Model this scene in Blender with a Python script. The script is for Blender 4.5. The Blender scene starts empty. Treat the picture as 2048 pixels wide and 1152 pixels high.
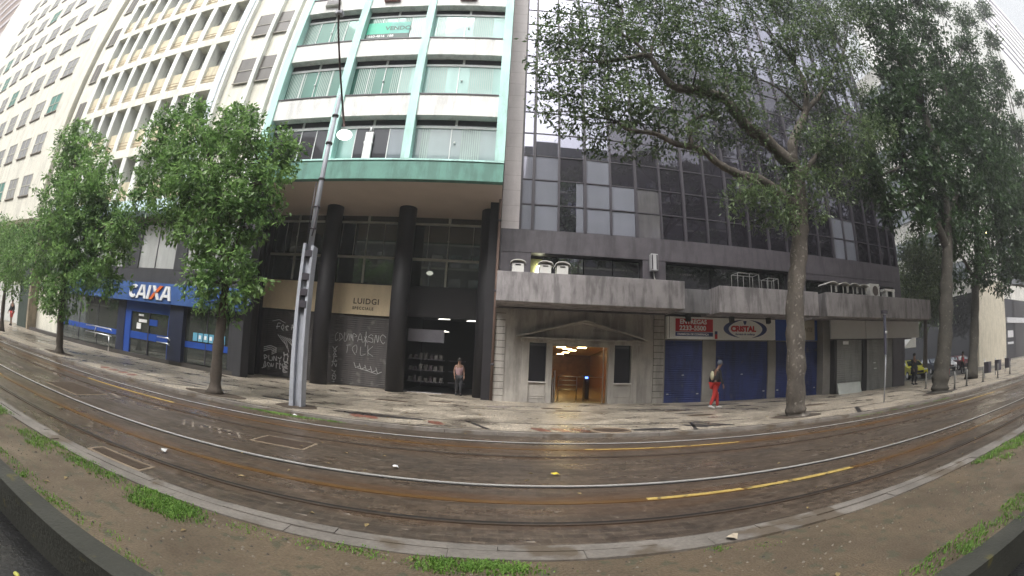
import bpy, math, random
import numpy as np
from mathutils import Vector, Matrix

S = bpy.context.scene
R = math.radians
PI = math.pi
random.seed(7)
rng = np.random.default_rng(11)

# ------------------------------------------------------------------ camera
EYE = 1.44
yaw, pitch, roll = -0.0363, 0.1734, -0.0457
Rz = Matrix.Rotation(yaw, 3, 'Z'); Rx = Matrix.Rotation(pitch, 3, 'X'); Ry = Matrix.Rotation(roll, 3, 'Y')
W = Rz @ Rx @ Ry
cx_, fy_, uz_ = W.col[0], W.col[1], W.col[2]
m4 = Matrix(((cx_[0], uz_[0], -fy_[0], 0), (cx_[1], uz_[1], -fy_[1], 0), (cx_[2], uz_[2], -fy_[2], EYE), (0, 0, 0, 1)))
cam_d = bpy.data.cameras.new('dash_camera')
cam = bpy.data.objects.new('dash_camera', cam_d)
S.collection.objects.link(cam)
cam.matrix_world = m4
cam_d.type = 'PANO'
cam_d.panorama_type = 'FISHEYE_EQUISOLID'
cam_d.sensor_fit = 'HORIZONTAL'
cam_d.sensor_width = 36.0
cam_d.sensor_height = 20.25
cam_d.fisheye_lens = 921.05 / 2048 * 36
cam_d.fisheye_fov = R(200)
cam_d.clip_start = 0.05
cam_d.clip_end = 2000
S.camera = cam

# ------------------------------------------------------------------ world, sun, exposure
SUN_EL, SUN_AZ = 52, 200
w = bpy.data.worlds.new("World"); S.world = w; w.use_nodes = True
nt = w.node_tree; nt.nodes.clear()
sky = nt.nodes.new('ShaderNodeTexSky'); sky.sky_type = 'NISHITA'; sky.sun_disc = False
sky.sun_elevation = R(SUN_EL); sky.sun_rotation = R(SUN_AZ); sky.dust_density = 6; sky.air_density = 1.6; sky.ozone_density = 1.0
hsv = nt.nodes.new('ShaderNodeHueSaturation'); hsv.inputs['Saturation'].default_value = 0.16; hsv.inputs['Value'].default_value = 1.0
bg = nt.nodes.new('ShaderNodeBackground'); bg.inputs['Strength'].default_value = 0.15
wo = nt.nodes.new('ShaderNodeOutputWorld')
nt.links.new(sky.outputs[0], hsv.inputs['Color']); nt.links.new(hsv.outputs[0], bg.inputs['Color']); nt.links.new(bg.outputs[0], wo.inputs[0])
sd = bpy.data.lights.new('sun', 'SUN'); sd.energy = 1.2; sd.angle = R(25); sd.color = (1.0, 0.97, 0.92)
so = bpy.data.objects.new('sun', sd); S.collection.objects.link(so)
_az = R(SUN_AZ); _el = R(SUN_EL)
sdir = Vector((math.sin(_az) * math.cos(_el), math.cos(_az) * math.cos(_el), math.sin(_el)))
so.rotation_euler = sdir.to_track_quat('Z', 'Y').to_euler()
so.location = (0, -10, 60)
S.view_settings.view_transform = 'Standard'; S.view_settings.look = 'None'
S.view_settings.exposure = 1.15; S.view_settings.gamma = 1.0
S.render.engine = 'CYCLES'
S.cycles.max_bounces = 6; S.cycles.diffuse_bounces = 3; S.cycles.glossy_bounces = 3; S.cycles.transmission_bounces = 4
S.cycles.transparent_max_bounces = 6
S.cycles.caustics_reflective = False; S.cycles.caustics_refractive = False
S.cycles.use_denoising = True

# ------------------------------------------------------------------ materials
_mats = {}
def M(name, col, rough=.6, var=.18, scale=2.0, bump=0.0, metal=0.0, spec=.5, streak=0.0, fine=0.12, stretch=(1, 1, 1), wet=0.0, bscale=30.0, spots=None):
    """Principled surface with large tone variation, fine grain, optional vertical rain streaks and blotches."""
    if name in _mats: return _mats[name]
    m = bpy.data.materials.new(name); m.use_nodes = True
    t = m.node_tree; N = t.nodes; L = t.links; b = N['Principled BSDF']
    tc = N.new('ShaderNodeTexCoord'); mp = N.new('ShaderNodeMapping'); mp.inputs['Scale'].default_value = stretch
    L.new(tc.outputs['Object'], mp.inputs['Vector'])
    n1 = N.new('ShaderNodeTexNoise'); n1.inputs['Scale'].default_value = scale; n1.inputs['Detail'].default_value = 5; n1.inputs['Roughness'].default_value = .6
    n2 = N.new('ShaderNodeTexNoise'); n2.inputs['Scale'].default_value = bscale; n2.inputs['Detail'].default_value = 3
    L.new(mp.outputs[0], n1.inputs['Vector']); L.new(mp.outputs[0], n2.inputs['Vector'])
    def mathn(op, a, bb, c=None):
        x = N.new('ShaderNodeMath'); x.operation = op
        for i, v in enumerate((a, bb, c)):
            if v is None: continue
            if isinstance(v, (int, float)): x.inputs[i].default_value = v
            else: L.new(v, x.inputs[i])
        return x.outputs[0]
    f = mathn('MULTIPLY_ADD', n1.outputs['Fac'], 2 * var * 1.6, 1 - var * 1.6)
    g = mathn('MULTIPLY_ADD', n2.outputs['Fac'], 2 * fine, 1 - fine)
    f = mathn('MULTIPLY', f, g)
    if streak:
        ms = N.new('ShaderNodeMapping'); ms.inputs['Scale'].default_value = (1.5, 1.5, .30); L.new(tc.outputs['Object'], ms.inputs['Vector'])
        ns = N.new('ShaderNodeTexNoise'); ns.inputs['Scale'].default_value = 1.6; ns.inputs['Detail'].default_value = 6; ns.inputs['Roughness'].default_value = .65
        L.new(ms.outputs[0], ns.inputs['Vector'])
        r = N.new('ShaderNodeMapRange'); r.inputs['From Min'].default_value = .47; r.inputs['From Max'].default_value = .60
        r.inputs['To Min'].default_value = 1.0; r.inputs['To Max'].default_value = 1 - streak
        L.new(ns.outputs['Fac'], r.inputs['Value']); f = mathn('MULTIPLY', f, r.outputs[0])
    vm = N.new('ShaderNodeVectorMath'); vm.operation = 'SCALE'; vm.inputs[0].default_value = col[:3]; L.new(f, vm.inputs['Scale'])
    out = vm.outputs[0]
    if spots:
        sc, thr, c2 = spots
        nn = N.new('ShaderNodeTexNoise'); nn.inputs['Scale'].default_value = sc; nn.inputs['Detail'].default_value = 4; L.new(tc.outputs['Object'], nn.inputs['Vector'])
        rr = N.new('ShaderNodeMapRange'); rr.inputs['From Min'].default_value = thr; rr.inputs['From Max'].default_value = thr + .07
        L.new(nn.outputs['Fac'], rr.inputs['Value'])
        mx = N.new('ShaderNodeMix'); mx.data_type = 'RGBA'; L.new(rr.outputs[0], mx.inputs[0]); L.new(out, mx.inputs[6]); mx.inputs[7].default_value = (*c2, 1); out = mx.outputs[2]
    L.new(out, b.inputs['Base Color'])
    if wet:
        r = N.new('ShaderNodeMapRange'); r.inputs['From Min'].default_value = .38; r.inputs['From Max'].default_value = .62
        r.inputs['To Min'].default_value = rough; r.inputs['To Max'].default_value = max(.06, rough - wet); L.new(n1.outputs['Fac'], r.inputs['Value']); L.new(r.outputs[0], b.inputs['Roughness'])
    else:
        b.inputs['Roughness'].default_value = rough
    b.inputs['Metallic'].default_value = metal; b.inputs['Specular IOR Level'].default_value = spec
    if bump:
        bp = N.new('ShaderNodeBump'); bp.inputs['Strength'].default_value = bump; bp.inputs['Distance'].default_value = .02
        L.new(n2.outputs['Fac'], bp.inputs['Height']); L.new(bp.outputs[0], b.inputs['Normal'])
    _mats[name] = m
    return m

def emis(name, col, st):
    m = bpy.data.materials.new(name); m.use_nodes = True; b = m.node_tree.nodes['Principled BSDF']
    b.inputs['Base Color'].default_value = (.8, .8, .8, 1); b.inputs['Emission Color'].default_value = (*col, 1); b.inputs['Emission Strength'].default_value = st
    return m

def glass(name, body, refl, fac, rough=.03, var=.25, sc=.5):
    """Window pane as seen from the street: whatever hangs behind it plus a mirror of the street."""
    m = bpy.data.materials.new(name); m.use_nodes = True; t = m.node_tree; N = t.nodes; L = t.links
    b = N['Principled BSDF']; o = N['Material Output']
    tc = N.new('ShaderNodeTexCoord'); n = N.new('ShaderNodeTexNoise'); n.inputs['Scale'].default_value = sc; n.inputs['Detail'].default_value = 3
    mp = N.new('ShaderNodeMapping'); mp.inputs['Scale'].default_value = (2.5, 2.5, .5)
    L.new(tc.outputs['Object'], mp.inputs[0]); L.new(mp.outputs[0], n.inputs['Vector'])
    ma = N.new('ShaderNodeMath'); ma.operation = 'MULTIPLY_ADD'; ma.inputs[1].default_value = var * 3; ma.inputs[2].default_value = 1 - 1.5 * var; L.new(n.outputs['Fac'], ma.inputs[0])
    vm = N.new('ShaderNodeVectorMath'); vm.operation = 'SCALE'; vm.inputs[0].default_value = body; L.new(ma.outputs[0], vm.inputs['Scale']); L.new(vm.outputs[0], b.inputs['Base Color'])
    b.inputs['Roughness'].default_value = .5; b.inputs['Specular IOR Level'].default_value = .2
    g = N.new('ShaderNodeBsdfGlossy'); g.inputs['Color'].default_value = (*refl, 1); g.inputs['Roughness'].default_value = rough
    mx = N.new('ShaderNodeMixShader'); mx.inputs[0].default_value = fac
    L.new(b.outputs[0], mx.inputs[1]); L.new(g.outputs[0], mx.inputs[2]); L.new(mx.outputs[0], o.inputs[0])
    return m

def leafmat(name, c1, c2, trans=.35):
    m = bpy.data.materials.new(name); m.use_nodes = True; t = m.node_tree; N = t.nodes; L = t.links
    b = N['Principled BSDF']; o = N['Material Output']
    ge = N.new('ShaderNodeNewGeometry'); tc = N.new('ShaderNodeTexCoord'); n = N.new('ShaderNodeTexNoise'); n.inputs['Scale'].default_value = .9; L.new(tc.outputs['Object'], n.inputs['Vector'])
    ad = N.new('ShaderNodeMath'); ad.operation = 'MULTIPLY_ADD'; ad.inputs[1].default_value = .8; L.new(ge.outputs['Random Per Island'], ad.inputs[0])
    a2 = N.new('ShaderNodeMath'); a2.operation = 'MULTIPLY_ADD'; a2.inputs[1].default_value = 1.5; a2.inputs[2].default_value = -.72; L.new(n.outputs['Fac'], a2.inputs[0]); L.new(a2.outputs[0], ad.inputs[2])
    mx = N.new('ShaderNodeMix'); mx.data_type = 'RGBA'; mx.inputs[6].default_value = (*c1, 1); mx.inputs[7].default_value = (*c2, 1); L.new(ad.outputs[0], mx.inputs[0])
    L.new(mx.outputs[2], b.inputs['Base Color']); b.inputs['Roughness'].default_value = .38; b.inputs['Specular IOR Level'].default_value = .5
    tr = N.new('ShaderNodeBsdfTranslucent'); L.new(mx.outputs[2], tr.inputs['Color'])
    ms = N.new('ShaderNodeMixShader'); ms.inputs[0].default_value = trans
    L.new(b.outputs[0], ms.inputs[1]); L.new(tr.outputs[0], ms.inputs[2]); L.new(ms.outputs[0], o.inputs[0])
    return m

# ------------------------------------------------------------------ mesh helpers
class MB:
    def __init__(s): s.v = []; s.f = []; s.m = []; s.sm = []
    def quad(s, a, b, c, d, m=0):
        i = len(s.v); s.v += [a, b, c, d]; s.f.append((i, i + 1, i + 2, i + 3)); s.m.append(m); s.sm.append(False); return s
    def box(s, x0, x1, y0, y1, z0, z1, m=0):
        if x0 > x1: x0, x1 = x1, x0
        if y0 > y1: y0, y1 = y1, y0
        if z0 > z1: z0, z1 = z1, z0
        i = len(s.v)
        s.v += [(x0, y0, z0), (x1, y0, z0), (x1, y1, z0), (x0, y1, z0), (x0, y0, z1), (x1, y0, z1), (x1, y1, z1), (x0, y1, z1)]
        for q in ((0, 3, 2, 1), (4, 5, 6, 7), (0, 1, 5, 4), (1, 2, 6, 5), (2, 3, 7, 6), (3, 0, 4, 7)):
            s.f.append(tuple(i + k for k in q)); s.m.append(m); s.sm.append(False)
        return s
    def prism(s, poly, y0, y1, m=0, axis='y'):
        """poly: (x,z) pairs, extruded along y (or (x,y) pairs along z)."""
        n = len(poly); i = len(s.v)
        for d in (y0, y1):
            for p in poly: s.v.append((p[0], d, p[1]) if axis == 'y' else ((p[0], p[1], d) if axis == 'z' else (d, p[0], p[1])))
        s.f.append(tuple(i + k for k in range(n))); s.f.append(tuple(i + n + k for k in reversed(range(n)))); s.m += [m, m]; s.sm += [False, False]
        for k in range(n):
            k2 = (k + 1) % n; s.f.append((i + k, i + n + k, i + n + k2, i + k2)); s.m.append(m); s.sm.append(False)
        return s
    def tube(s, pts, rad, n=8, m=0, cap=True, lump=0.0):
        pts = [Vector(p) for p in pts]
        if isinstance(rad, (int, float)): rad = [rad] * len(pts)
        i0 = len(s.v); u = None
        for k, p in enumerate(pts):
            t = (pts[min(k + 1, len(pts) - 1)] - pts[max(k - 1, 0)]).normalized()
            if u is None: u = t.orthogonal().normalized()
            u = (u - t * u.dot(t)).normalized(); v = t.cross(u)
            for a in range(n):
                an = 2 * PI * a / n; lr = 1 + lump * (math.sin(3 * an + k * .5) * .5 + math.sin(5 * an + 1.3 + k * .23) * .35 + random.uniform(-.3, .3)); q = p + (u * math.cos(an) + v * math.sin(an)) * rad[k] * lr; s.v.append(tuple(q))
        for k in range(len(pts) - 1):
            for a in range(n):
                b = (a + 1) % n; s.f.append((i0 + k * n + a, i0 + k * n + b, i0 + (k + 1) * n + b, i0 + (k + 1) * n + a)); s.m.append(m); s.sm.append(True)
        if cap:
            s.f.append(tuple(i0 + a for a in reversed(range(n)))); s.f.append(tuple(i0 + (len(pts) - 1) * n + a for a in range(n))); s.m += [m, m]; s.sm += [False, False]
        return s
    def cyl(s, x, y, z0, z1, r, n=20, m=0): return s.tube([(x, y, z0), (x, y, z1)], r, n, m)
    def ball(s, c, r, n=12, m=0, sq=(1, 1, 1)):
        i0 = len(s.v); h = n // 2
        for a in range(h + 1):
            th = PI * a / h
            for b in range(n):
                ph = 2 * PI * b / n; s.v.append((c[0] + sq[0] * r * math.sin(th) * math.cos(ph), c[1] + sq[1] * r * math.sin(th) * math.sin(ph), c[2] + sq[2] * r * math.cos(th)))
        for a in range(h):
            for b in range(n):
                b2 = (b + 1) % n; s.f.append((i0 + a * n + b, i0 + (a + 1) * n + b, i0 + (a + 1) * n + b2, i0 + a * n + b2)); s.m.append(m); s.sm.append(True)
        return s
    def ribbon(s, pts, w, y, m=0):
        """flat paint stroke in the xz plane at depth y (paint on a wall)."""
        for a, b in zip(pts[:-1], pts[1:]):
            d = Vector((b[0] - a[0], b[1] - a[1])); L = d.length or 1e-6; nx, nz = -d.y / L * w / 2, d.x / L * w / 2
            s.quad((a[0] + nx, y, a[1] + nz), (a[0] - nx, y, a[1] - nz), (b[0] - nx, y, b[1] - nz), (b[0] + nx, y, b[1] + nz), m)
        return s
    def build(s, name, mats, parent=None, bevel=0):
        me = bpy.data.meshes.new(name)
        o = bpy.data.objects.new(name, me)
        off = Vector((0, 0, 0))
        if parent is not None:
            off = _root_loc(parent)
        me.from_pydata([(a[0] - off[0], a[1] - off[1], a[2] - off[2]) for a in s.v], [], s.f)
        if not isinstance(mats, (list, tuple)): mats = [mats]
        for mm in mats: me.materials.append(mm)
        me.polygons.foreach_set('material_index', s.m); me.polygons.foreach_set('use_smooth', s.sm); me.update()
        S.collection.objects.link(o)
        if parent is not None: o.parent = parent
        if bevel:
            bv = o.modifiers.new('edge', 'BEVEL'); bv.width = bevel; bv.segments = 2; bv.limit_method = 'ANGLE'
        return o

def build_each(b, name, mats, parent=None, bevel=0):
    """every box, tube or prism of the builder becomes an object of its own"""
    n = len(b.v); adj = list(range(n))
    def fd(i):
        while adj[i] != i: adj[i] = adj[adj[i]]; i = adj[i]
        return i
    for f in b.f:
        r0 = fd(f[0])
        for k in f[1:]: adj[fd(k)] = r0
    comps = {}
    for q, f in enumerate(b.f): comps.setdefault(fd(f[0]), []).append(q)
    out = []
    for fs in comps.values():
        c = MB(); mp = {}
        for q in fs:
            nf = []
            for k in b.f[q]:
                if k not in mp: mp[k] = len(c.v); c.v.append(b.v[k])
                nf.append(mp[k])
            c.f.append(tuple(nf)); c.m.append(b.m[q]); c.sm.append(b.sm[q])
        out.append(c.build(name, mats, parent, bevel))
    return out

def _root_loc(o):
    while o.parent is not None: o = o.parent
    return o.location.copy()

def tag(o, label=None, cat=None, group=None, kind=None):
    if label: o['label'] = label
    if cat: o['category'] = cat
    if group: o['group'] = group
    if kind: o['kind'] = kind
    return o
def thing(name, label, cat, loc=(0, 0, 0), group=None):
    o = bpy.data.objects.new(name, None); S.collection.objects.link(o); o.location = loc; o.empty_display_size = .3
    return tag(o, label, cat, group)
_kids = {}
def children(o): return [c for c in bpy.data.objects if c.parent is o]
def copy_tree(o, loc=None, rz=None, label=None, parent=None):
    c = o.copy(); S.collection.objects.link(c); c.parent = parent
    for ch in children(o): copy_tree(ch, parent=c)
    if loc is not None: c.location = loc
    if rz is not None: c.rotation_euler = (0, 0, rz)
    if label: c['label'] = label
    return c
def copy_part(o, d, kids=None):
    c = o.copy(); S.collection.objects.link(c); c.parent = o.parent; c.location = Vector(o.location) + Vector(d)
    for ch in (kids if kids is not None else children(o)):
        k = ch.copy(); S.collection.objects.link(k); k.parent = c
    return c

def text_part(name, s, size, loc, mat, parent, ext=.01, off=0.0, shear=0.0, align='LEFT', rot=(PI / 2, 0, 0), space=1.0, sx=1.0):
    cu = bpy.data.curves.new(name, 'FONT'); cu.body = s; cu.size = size; cu.extrude = ext; cu.offset = off; cu.shear = shear; cu.align_x = align; cu.space_character = space; cu.resolution_u = 4
    ob = bpy.data.objects.new('tmp', cu); S.collection.objects.link(ob)
    bpy.context.view_layer.update()
    me = bpy.data.meshes.new_from_object(ob.evaluated_get(bpy.context.evaluated_depsgraph_get()))
    bpy.data.objects.remove(ob)
    o = bpy.data.objects.new(name, me); me.materials.clear(); me.materials.append(mat)
    me.transform(Matrix.Translation(Vector(loc) - _root_loc(parent)) @ Matrix.Rotation(rot[2], 4, 'Z') @ Matrix.Rotation(rot[0], 4, 'X') @ Matrix.Diagonal((sx, 1, 1, 1)))
    S.collection.objects.link(o); o.parent = parent
    return o

# ------------------------------------------------------------------ palette
m_conc = M('weathered concrete', (.29, .27, .275), .8, .3, 1.3, .35, streak=.45, fine=.18)
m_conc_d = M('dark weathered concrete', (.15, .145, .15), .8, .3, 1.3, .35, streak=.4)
m_granite = M('dark granite band', (.088, .079, .09), .45, .3, 1.6, .1, streak=.3, fine=.25, bscale=60)
m_stone = M('beige stone', (.375, .35, .32), .65, .28, 1.0, .15, streak=.3)
m_stone_up = M('pinkish stone cladding', (.5, .46, .46), .55, .12, 1.0, .05, streak=.1)
m_joint = M('dark joint', (.05, .045, .04), .9)
m_black = M('black cladding', (.02, .018, .021), .55, .2, spec=.4)
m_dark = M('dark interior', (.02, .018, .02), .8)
m_mint = M('mint paint', (.50, .80, .74), .6, .12, 1.5, .05, streak=.22)
m_green = M('green painted fascia', (.11, .27, .22), .6, .22, 1.5, .1, streak=.28)
m_white = M('white paint', (.76, .76, .74), .6, .08, 1.2, streak=.22)
m_whiteal = M('white aluminium', (.72, .74, .74), .4, .05)
m_soffit = M('soffit plaster', (.56, .48, .42), .8, .1, .7)
m_cream = M('cream paint', (.78, .76, .66), .7, .07, .8, streak=.16)
m_cream2 = M('pale cream paint', (.72, .70, .61), .7, .08, .7, streak=.16)
m_fin = M('white fin paint', (.82, .84, .80), .65, .08, 1.0, streak=.14)
m_yel = M('yellowed plaster', (.80, .79, .69), .75, .12, 1.2, streak=.2)
m_frame = M('dark aluminium frame', (.055, .05, .06), .4, .1, spec=.4)
m_blue = M('royal blue sign panel', (.04, .10, .29), .5, .22, .9, streak=.2)
m_blue_d = M('blue vinyl', (.02, .07, .33), .35, .1)
m_bshut = M('blue roller shutter', (.018, .032, .14), .6, .35, 1.0, streak=.4, spots=(2.3, .63, (.05, .055, .10)))
m_gshut = M('brown grey roller shutter', (.052, .044, .042), .6, .4, 1.2, streak=.4, spots=(1.8, .6, (.11, .10, .095)))
m_gshut2 = M('grey roller shutter', (.22, .22, .21), .5, .2, 1.5, streak=.25)
m_beige = M('beige sign board', (.62, .50, .33), .55, .08, .8, streak=.08)
m_chrome = M('brushed steel', (.62, .62, .62), .28, .05, metal=1)
m_steel = M('galvanised steel', (.40, .42, .47), .55, .15, 3, metal=.1, streak=.25)
m_rail = M('rail head with painted sky glint', (.62, .61, .59), .40, .1, 4, metal=.35)  # paler steel: reflected sky is put into the colour of these rails
m_rail_d = M('rail head without sky glint', (.12, .09, .07), .45, .1, 4, metal=.6)  # darker copy of the steel for rails that reflect no sky
m_groove = M('rail groove', (.012, .010, .009), .6)
m_yline = M('worn yellow paint', (.46, .33, .10), .5, .3, 2, fine=.4, spots=(6, .56, (.16, .12, .06)))
m_rust = M('rusty power rail strip', (.13, .068, .022), .38, .45, 1.1, .15, fine=.3, stretch=(.35, 2, 1), wet=.1)
m_kerb = M('granite kerb', (.19, .17, .15), .7, .45, 1.6, .4, fine=.3, spots=(1.7, .55, (.12, .095, .07)))
m_bark = M('fig bark', (.085, .072, .06), .9, .6, 2.6, 1.0, bscale=16, fine=.35, spots=(9, .60, (.21, .19, .165)), stretch=(1, 1, .5))
m_bark3 = M('dark fig bark', (.045, .04, .032), .9, .5, 2.6, 1.0, bscale=16, fine=.35, spots=(8, .63, (.13, .12, .10)))
m_bark2 = M('smooth brown bark', (.075, .06, .048), .85, .3, 4, .6, bscale=25)
m_soil = M('wet soil', (.055, .04, .028), .8, .35, 5, .6)
m_paper = M('white paper', (.8, .8, .8), .7, .05)
m_rubber = M('black rubber', (.015, .015, .015), .6)
m_lamp = emis('lit lamp', (1, .95, .85), 1.6)
m_tube = emis('fluorescent tube', (1, .98, .75), 6)
m_white_sign = M('white sign face', (.74, .74, .72), .45, .06)
m_red = M('red lettering', (.50, .02, .03), .5, .08)
m_navy = M('navy lettering', (.03, .05, .16), .5, .08)

def ground_mat():
    m = bpy.data.materials.new('wet paved track bed'); m.use_nodes = True; t = m.node_tree; N = t.nodes; L = t.links; b = N['Principled BSDF']
    tc = N.new('ShaderNodeTexCoord'); sp = N.new('ShaderNodeSeparateXYZ'); L.new(tc.outputs['Object'], sp.inputs[0])
    br = N.new('ShaderNodeTexBrick'); br.inputs['Scale'].default_value = 1.0; br.inputs['Brick Width'].default_value = .22; br.inputs['Row Height'].default_value = .11
    br.inputs['Mortar Size'].default_value = .006; br.inputs['Color1'].default_value = (.060, .045, .034, 1); br.inputs['Color2'].default_value = (.10, .076, .057, 1); br.inputs['Mortar'].default_value = (.12, .094, .07, 1)
    L.new(tc.outputs['Object'], br.inputs['Vector'])
    n = N.new('ShaderNodeTexNoise'); n.inputs['Scale'].default_value = .55; n.inputs['Detail'].default_value = 8; n.inputs['Roughness'].default_value = .65
    mp = N.new('ShaderNodeMapping'); mp.inputs['Scale'].default_value = (.6, 1.6, 1); L.new(tc.outputs['Object'], mp.inputs[0]); L.new(mp.outputs[0], n.inputs['Vector'])
    n2 = N.new('ShaderNodeTexNoise'); n2.inputs['Scale'].default_value = 9; n2.inputs['Detail'].default_value = 9; n2.inputs['Roughness'].default_value = .72; L.new(tc.outputs['Object'], n2.inputs['Vector'])
    def mth(op, a, bb=None, c=None):
        x = N.new('ShaderNodeMath'); x.operation = op
        for i, v in enumerate((a, bb, c)):
            if v is None: continue
            if isinstance(v, (int, float)): x.inputs[i].default_value = v
            else: L.new(v, x.inputs[i])
        return x.outputs[0]
    f = mth('MULTIPLY_ADD', n.outputs['Fac'], 2.2, -.1); f = mth('MULTIPLY', f, mth('MULTIPLY_ADD', n2.outputs['Fac'], 3.2, -.6))
    vm = N.new('ShaderNodeVectorMath'); vm.operation = 'SCALE'; L.new(br.outputs['Color'], vm.inputs[0]); L.new(f, vm.inputs['Scale'])
    col = vm.outputs[0]
    # rust washed out from the power rails and running rails
    tot = None
    for yc, wd, st in ((4.72, .42, .8), (8.02, .38, 1.0), (5.42, .16, .5), (7.28, .2, .7), (8.70, .2, .6), (3.97, .14, .5)):
        d = mth('DIVIDE', mth('ABSOLUTE', mth('SUBTRACT', sp.outputs['Y'], yc)), wd)
        g = mth('MULTIPLY', mth('EXPONENT', mth('MULTIPLY', mth('MULTIPLY', d, d), -1.0)), st)
        tot = g if tot is None else mth('MAXIMUM', tot, g)
    n3 = N.new('ShaderNodeTexNoise'); n3.inputs['Scale'].default_value = .8; n3.inputs['Detail'].default_value = 6
    mp3 = N.new('ShaderNodeMapping'); mp3.inputs['Scale'].default_value = (.45, 4, 1); L.new(tc.outputs['Object'], mp3.inputs[0]); L.new(mp3.outputs[0], n3.inputs['Vector'])
    rr = N.new('ShaderNodeMapRange'); rr.inputs['From Min'].default_value = .38; rr.inputs['From Max'].default_value = .68; L.new(n3.outputs['Fac'], rr.inputs['Value'])
    tot = mth('MULTIPLY', tot, rr.outputs[0])
    mx = N.new('ShaderNodeMix'); mx.data_type = 'RGBA'; L.new(tot, mx.inputs[0]); L.new(col, mx.inputs[6]); mx.inputs[7].default_value = (.105, .052, .022, 1)
    L.new(mx.outputs[2], b.inputs['Base Color'])
    r = N.new('ShaderNodeMapRange'); r.inputs['From Min'].default_value = .35; r.inputs['From Max'].default_value = .68; r.inputs['To Min'].default_value = .55; r.inputs['To Max'].default_value = .10
    L.new(n.outputs['Fac'], r.inputs['Value']); L.new(r.outputs[0], b.inputs['Roughness'])
    bp = N.new('ShaderNodeBump'); bp.inputs['Strength'].default_value = .6; bp.inputs['Distance'].default_value = .012; L.new(n2.outputs['Fac'], bp.inputs['Height']); L.new(bp.outputs[0], b.inputs['Normal'])
    return m
m_track = ground_mat()

def mosaic_mat(name, c, joint, sc=13.0, wet=.35, stain=True):
    m = bpy.data.materials.new(name); m.use_nodes = True; t = m.node_tree; N = t.nodes; L = t.links; b = N['Principled BSDF']
    tc = N.new('ShaderNodeTexCoord'); v = N.new('ShaderNodeTexVoronoi'); v.feature = 'F1'; v.inputs['Scale'].default_value = sc; v.inputs['Randomness'].default_value = .8; L.new(tc.outputs['Object'], v.inputs['Vector'])
    e = N.new('ShaderNodeTexVoronoi'); e.feature = 'DISTANCE_TO_EDGE'; e.inputs['Scale'].default_value = sc; e.inputs['Randomness'].default_value = .8; L.new(tc.outputs['Object'], e.inputs['Vector'])
    hs = N.new('ShaderNodeSeparateColor'); L.new(v.outputs['Color'], hs.inputs[0])
    a = N.new('ShaderNodeMath'); a.operation = 'MULTIPLY_ADD'; a.inputs[1].default_value = .4; a.inputs[2].default_value = .8; L.new(hs.outputs[0], a.inputs[0])
    n = N.new('ShaderNodeTexNoise'); n.inputs['Scale'].default_value = .75; n.inputs['Detail'].default_value = 7; n.inputs['Roughness'].default_value = .62; L.new(tc.outputs['Object'], n.inputs['Vector'])
    a2 = N.new('ShaderNodeMapRange'); a2.inputs['From Min'].default_value = .3; a2.inputs['From Max'].default_value = .62; a2.inputs['To Min'].default_value = .24 if stain else .7; a2.inputs['To Max'].default_value = 1.12; L.new(n.outputs['Fac'], a2.inputs['Value'])
    mu = N.new('ShaderNodeMath'); mu.operation = 'MULTIPLY'; L.new(a.outputs[0], mu.inputs[0]); L.new(a2.outputs[0], mu.inputs[1])
    vm = N.new('ShaderNodeVectorMath'); vm.operation = 'SCALE'; vm.inputs[0].default_value = c; L.new(mu.outputs[0], vm.inputs['Scale'])
    r = N.new('ShaderNodeMapRange'); r.inputs['From Min'].default_value = .02; r.inputs['From Max'].default_value = .09; L.new(e.outputs['Distance'], r.inputs['Value'])
    mx = N.new('ShaderNodeMix'); mx.data_type = 'RGBA'; L.new(r.outputs[0], mx.inputs[0]); mx.inputs[6].default_value = (*joint, 1); L.new(vm.outputs[0], mx.inputs[7]); L.new(mx.outputs[2], b.inputs['Base Color'])
    r2 = N.new('ShaderNodeMapRange'); r2.inputs['From Min'].default_value = .3; r2.inputs['From Max'].default_value = .6; r2.inputs['To Min'].default_value = .12; r2.inputs['To Max'].default_value = .2 + wet; L.new(n.outputs['Fac'], r2.inputs['Value']); L.new(r2.outputs[0], b.inputs['Roughness'])
    bp = N.new('ShaderNodeBump'); bp.inputs['Strength'].default_value = .4; bp.inputs['Distance'].default_value = .008; L.new(r.outputs[0], bp.inputs['Height']); L.new(bp.outputs[0], b.inputs['Normal'])
    return m
m_mosaic = mosaic_mat('wet white stone mosaic', (.46, .40, .32), (.12, .10, .08))
m_mosaic_b = mosaic_mat('black basalt mosaic', (.035, .03, .03), (.02, .02, .02), stain=False)
m_mosaic_r = mosaic_mat('red stone mosaic', (.26, .10, .07), (.06, .04, .03), stain=False)

# ------------------------------------------------------------------ ground
SW = 0.06; KY = 9.56; XL, XR = -160, 170
g = MB(); g.quad((-400, -400, -.36), (400, -400, -.36), (400, 400, -.36), (-400, 400, -.36))
tag(g.build('ground', M('far asphalt', (.05, .048, .045), .6, .25, 1.0, .3, wet=.25)), kind='structure')
g = MB(); g.box(XL, XR, 3.42, KY, -.3, 0)
tag(g.build('track_bed', m_track), kind='structure')
g = MB(); x = XL
random.seed(3)
while x < XR:
    L_ = random.uniform(.9, 1.3); g.box(x + .002, x + L_ - .002, 3.30, 3.42, -.3, .02 + random.uniform(-.006, .008)); x += L_
xx = XL
while xx < XR:
    L_ = random.uniform(.9, 1.3); g.box(xx + .002, xx + L_ - .002, 3.14, 3.30, -.3, .015 + random.uniform(-.006, .008)); xx += L_
tag(g.build('kerb', m_kerb), kind='structure')
m_dirt = M('bare trodden verge', (.125, .093, .060), .85, .55, .9, .8, fine=.55, bscale=45, spots=(7, .57, (.085, .08, .05)), wet=.45)
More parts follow.
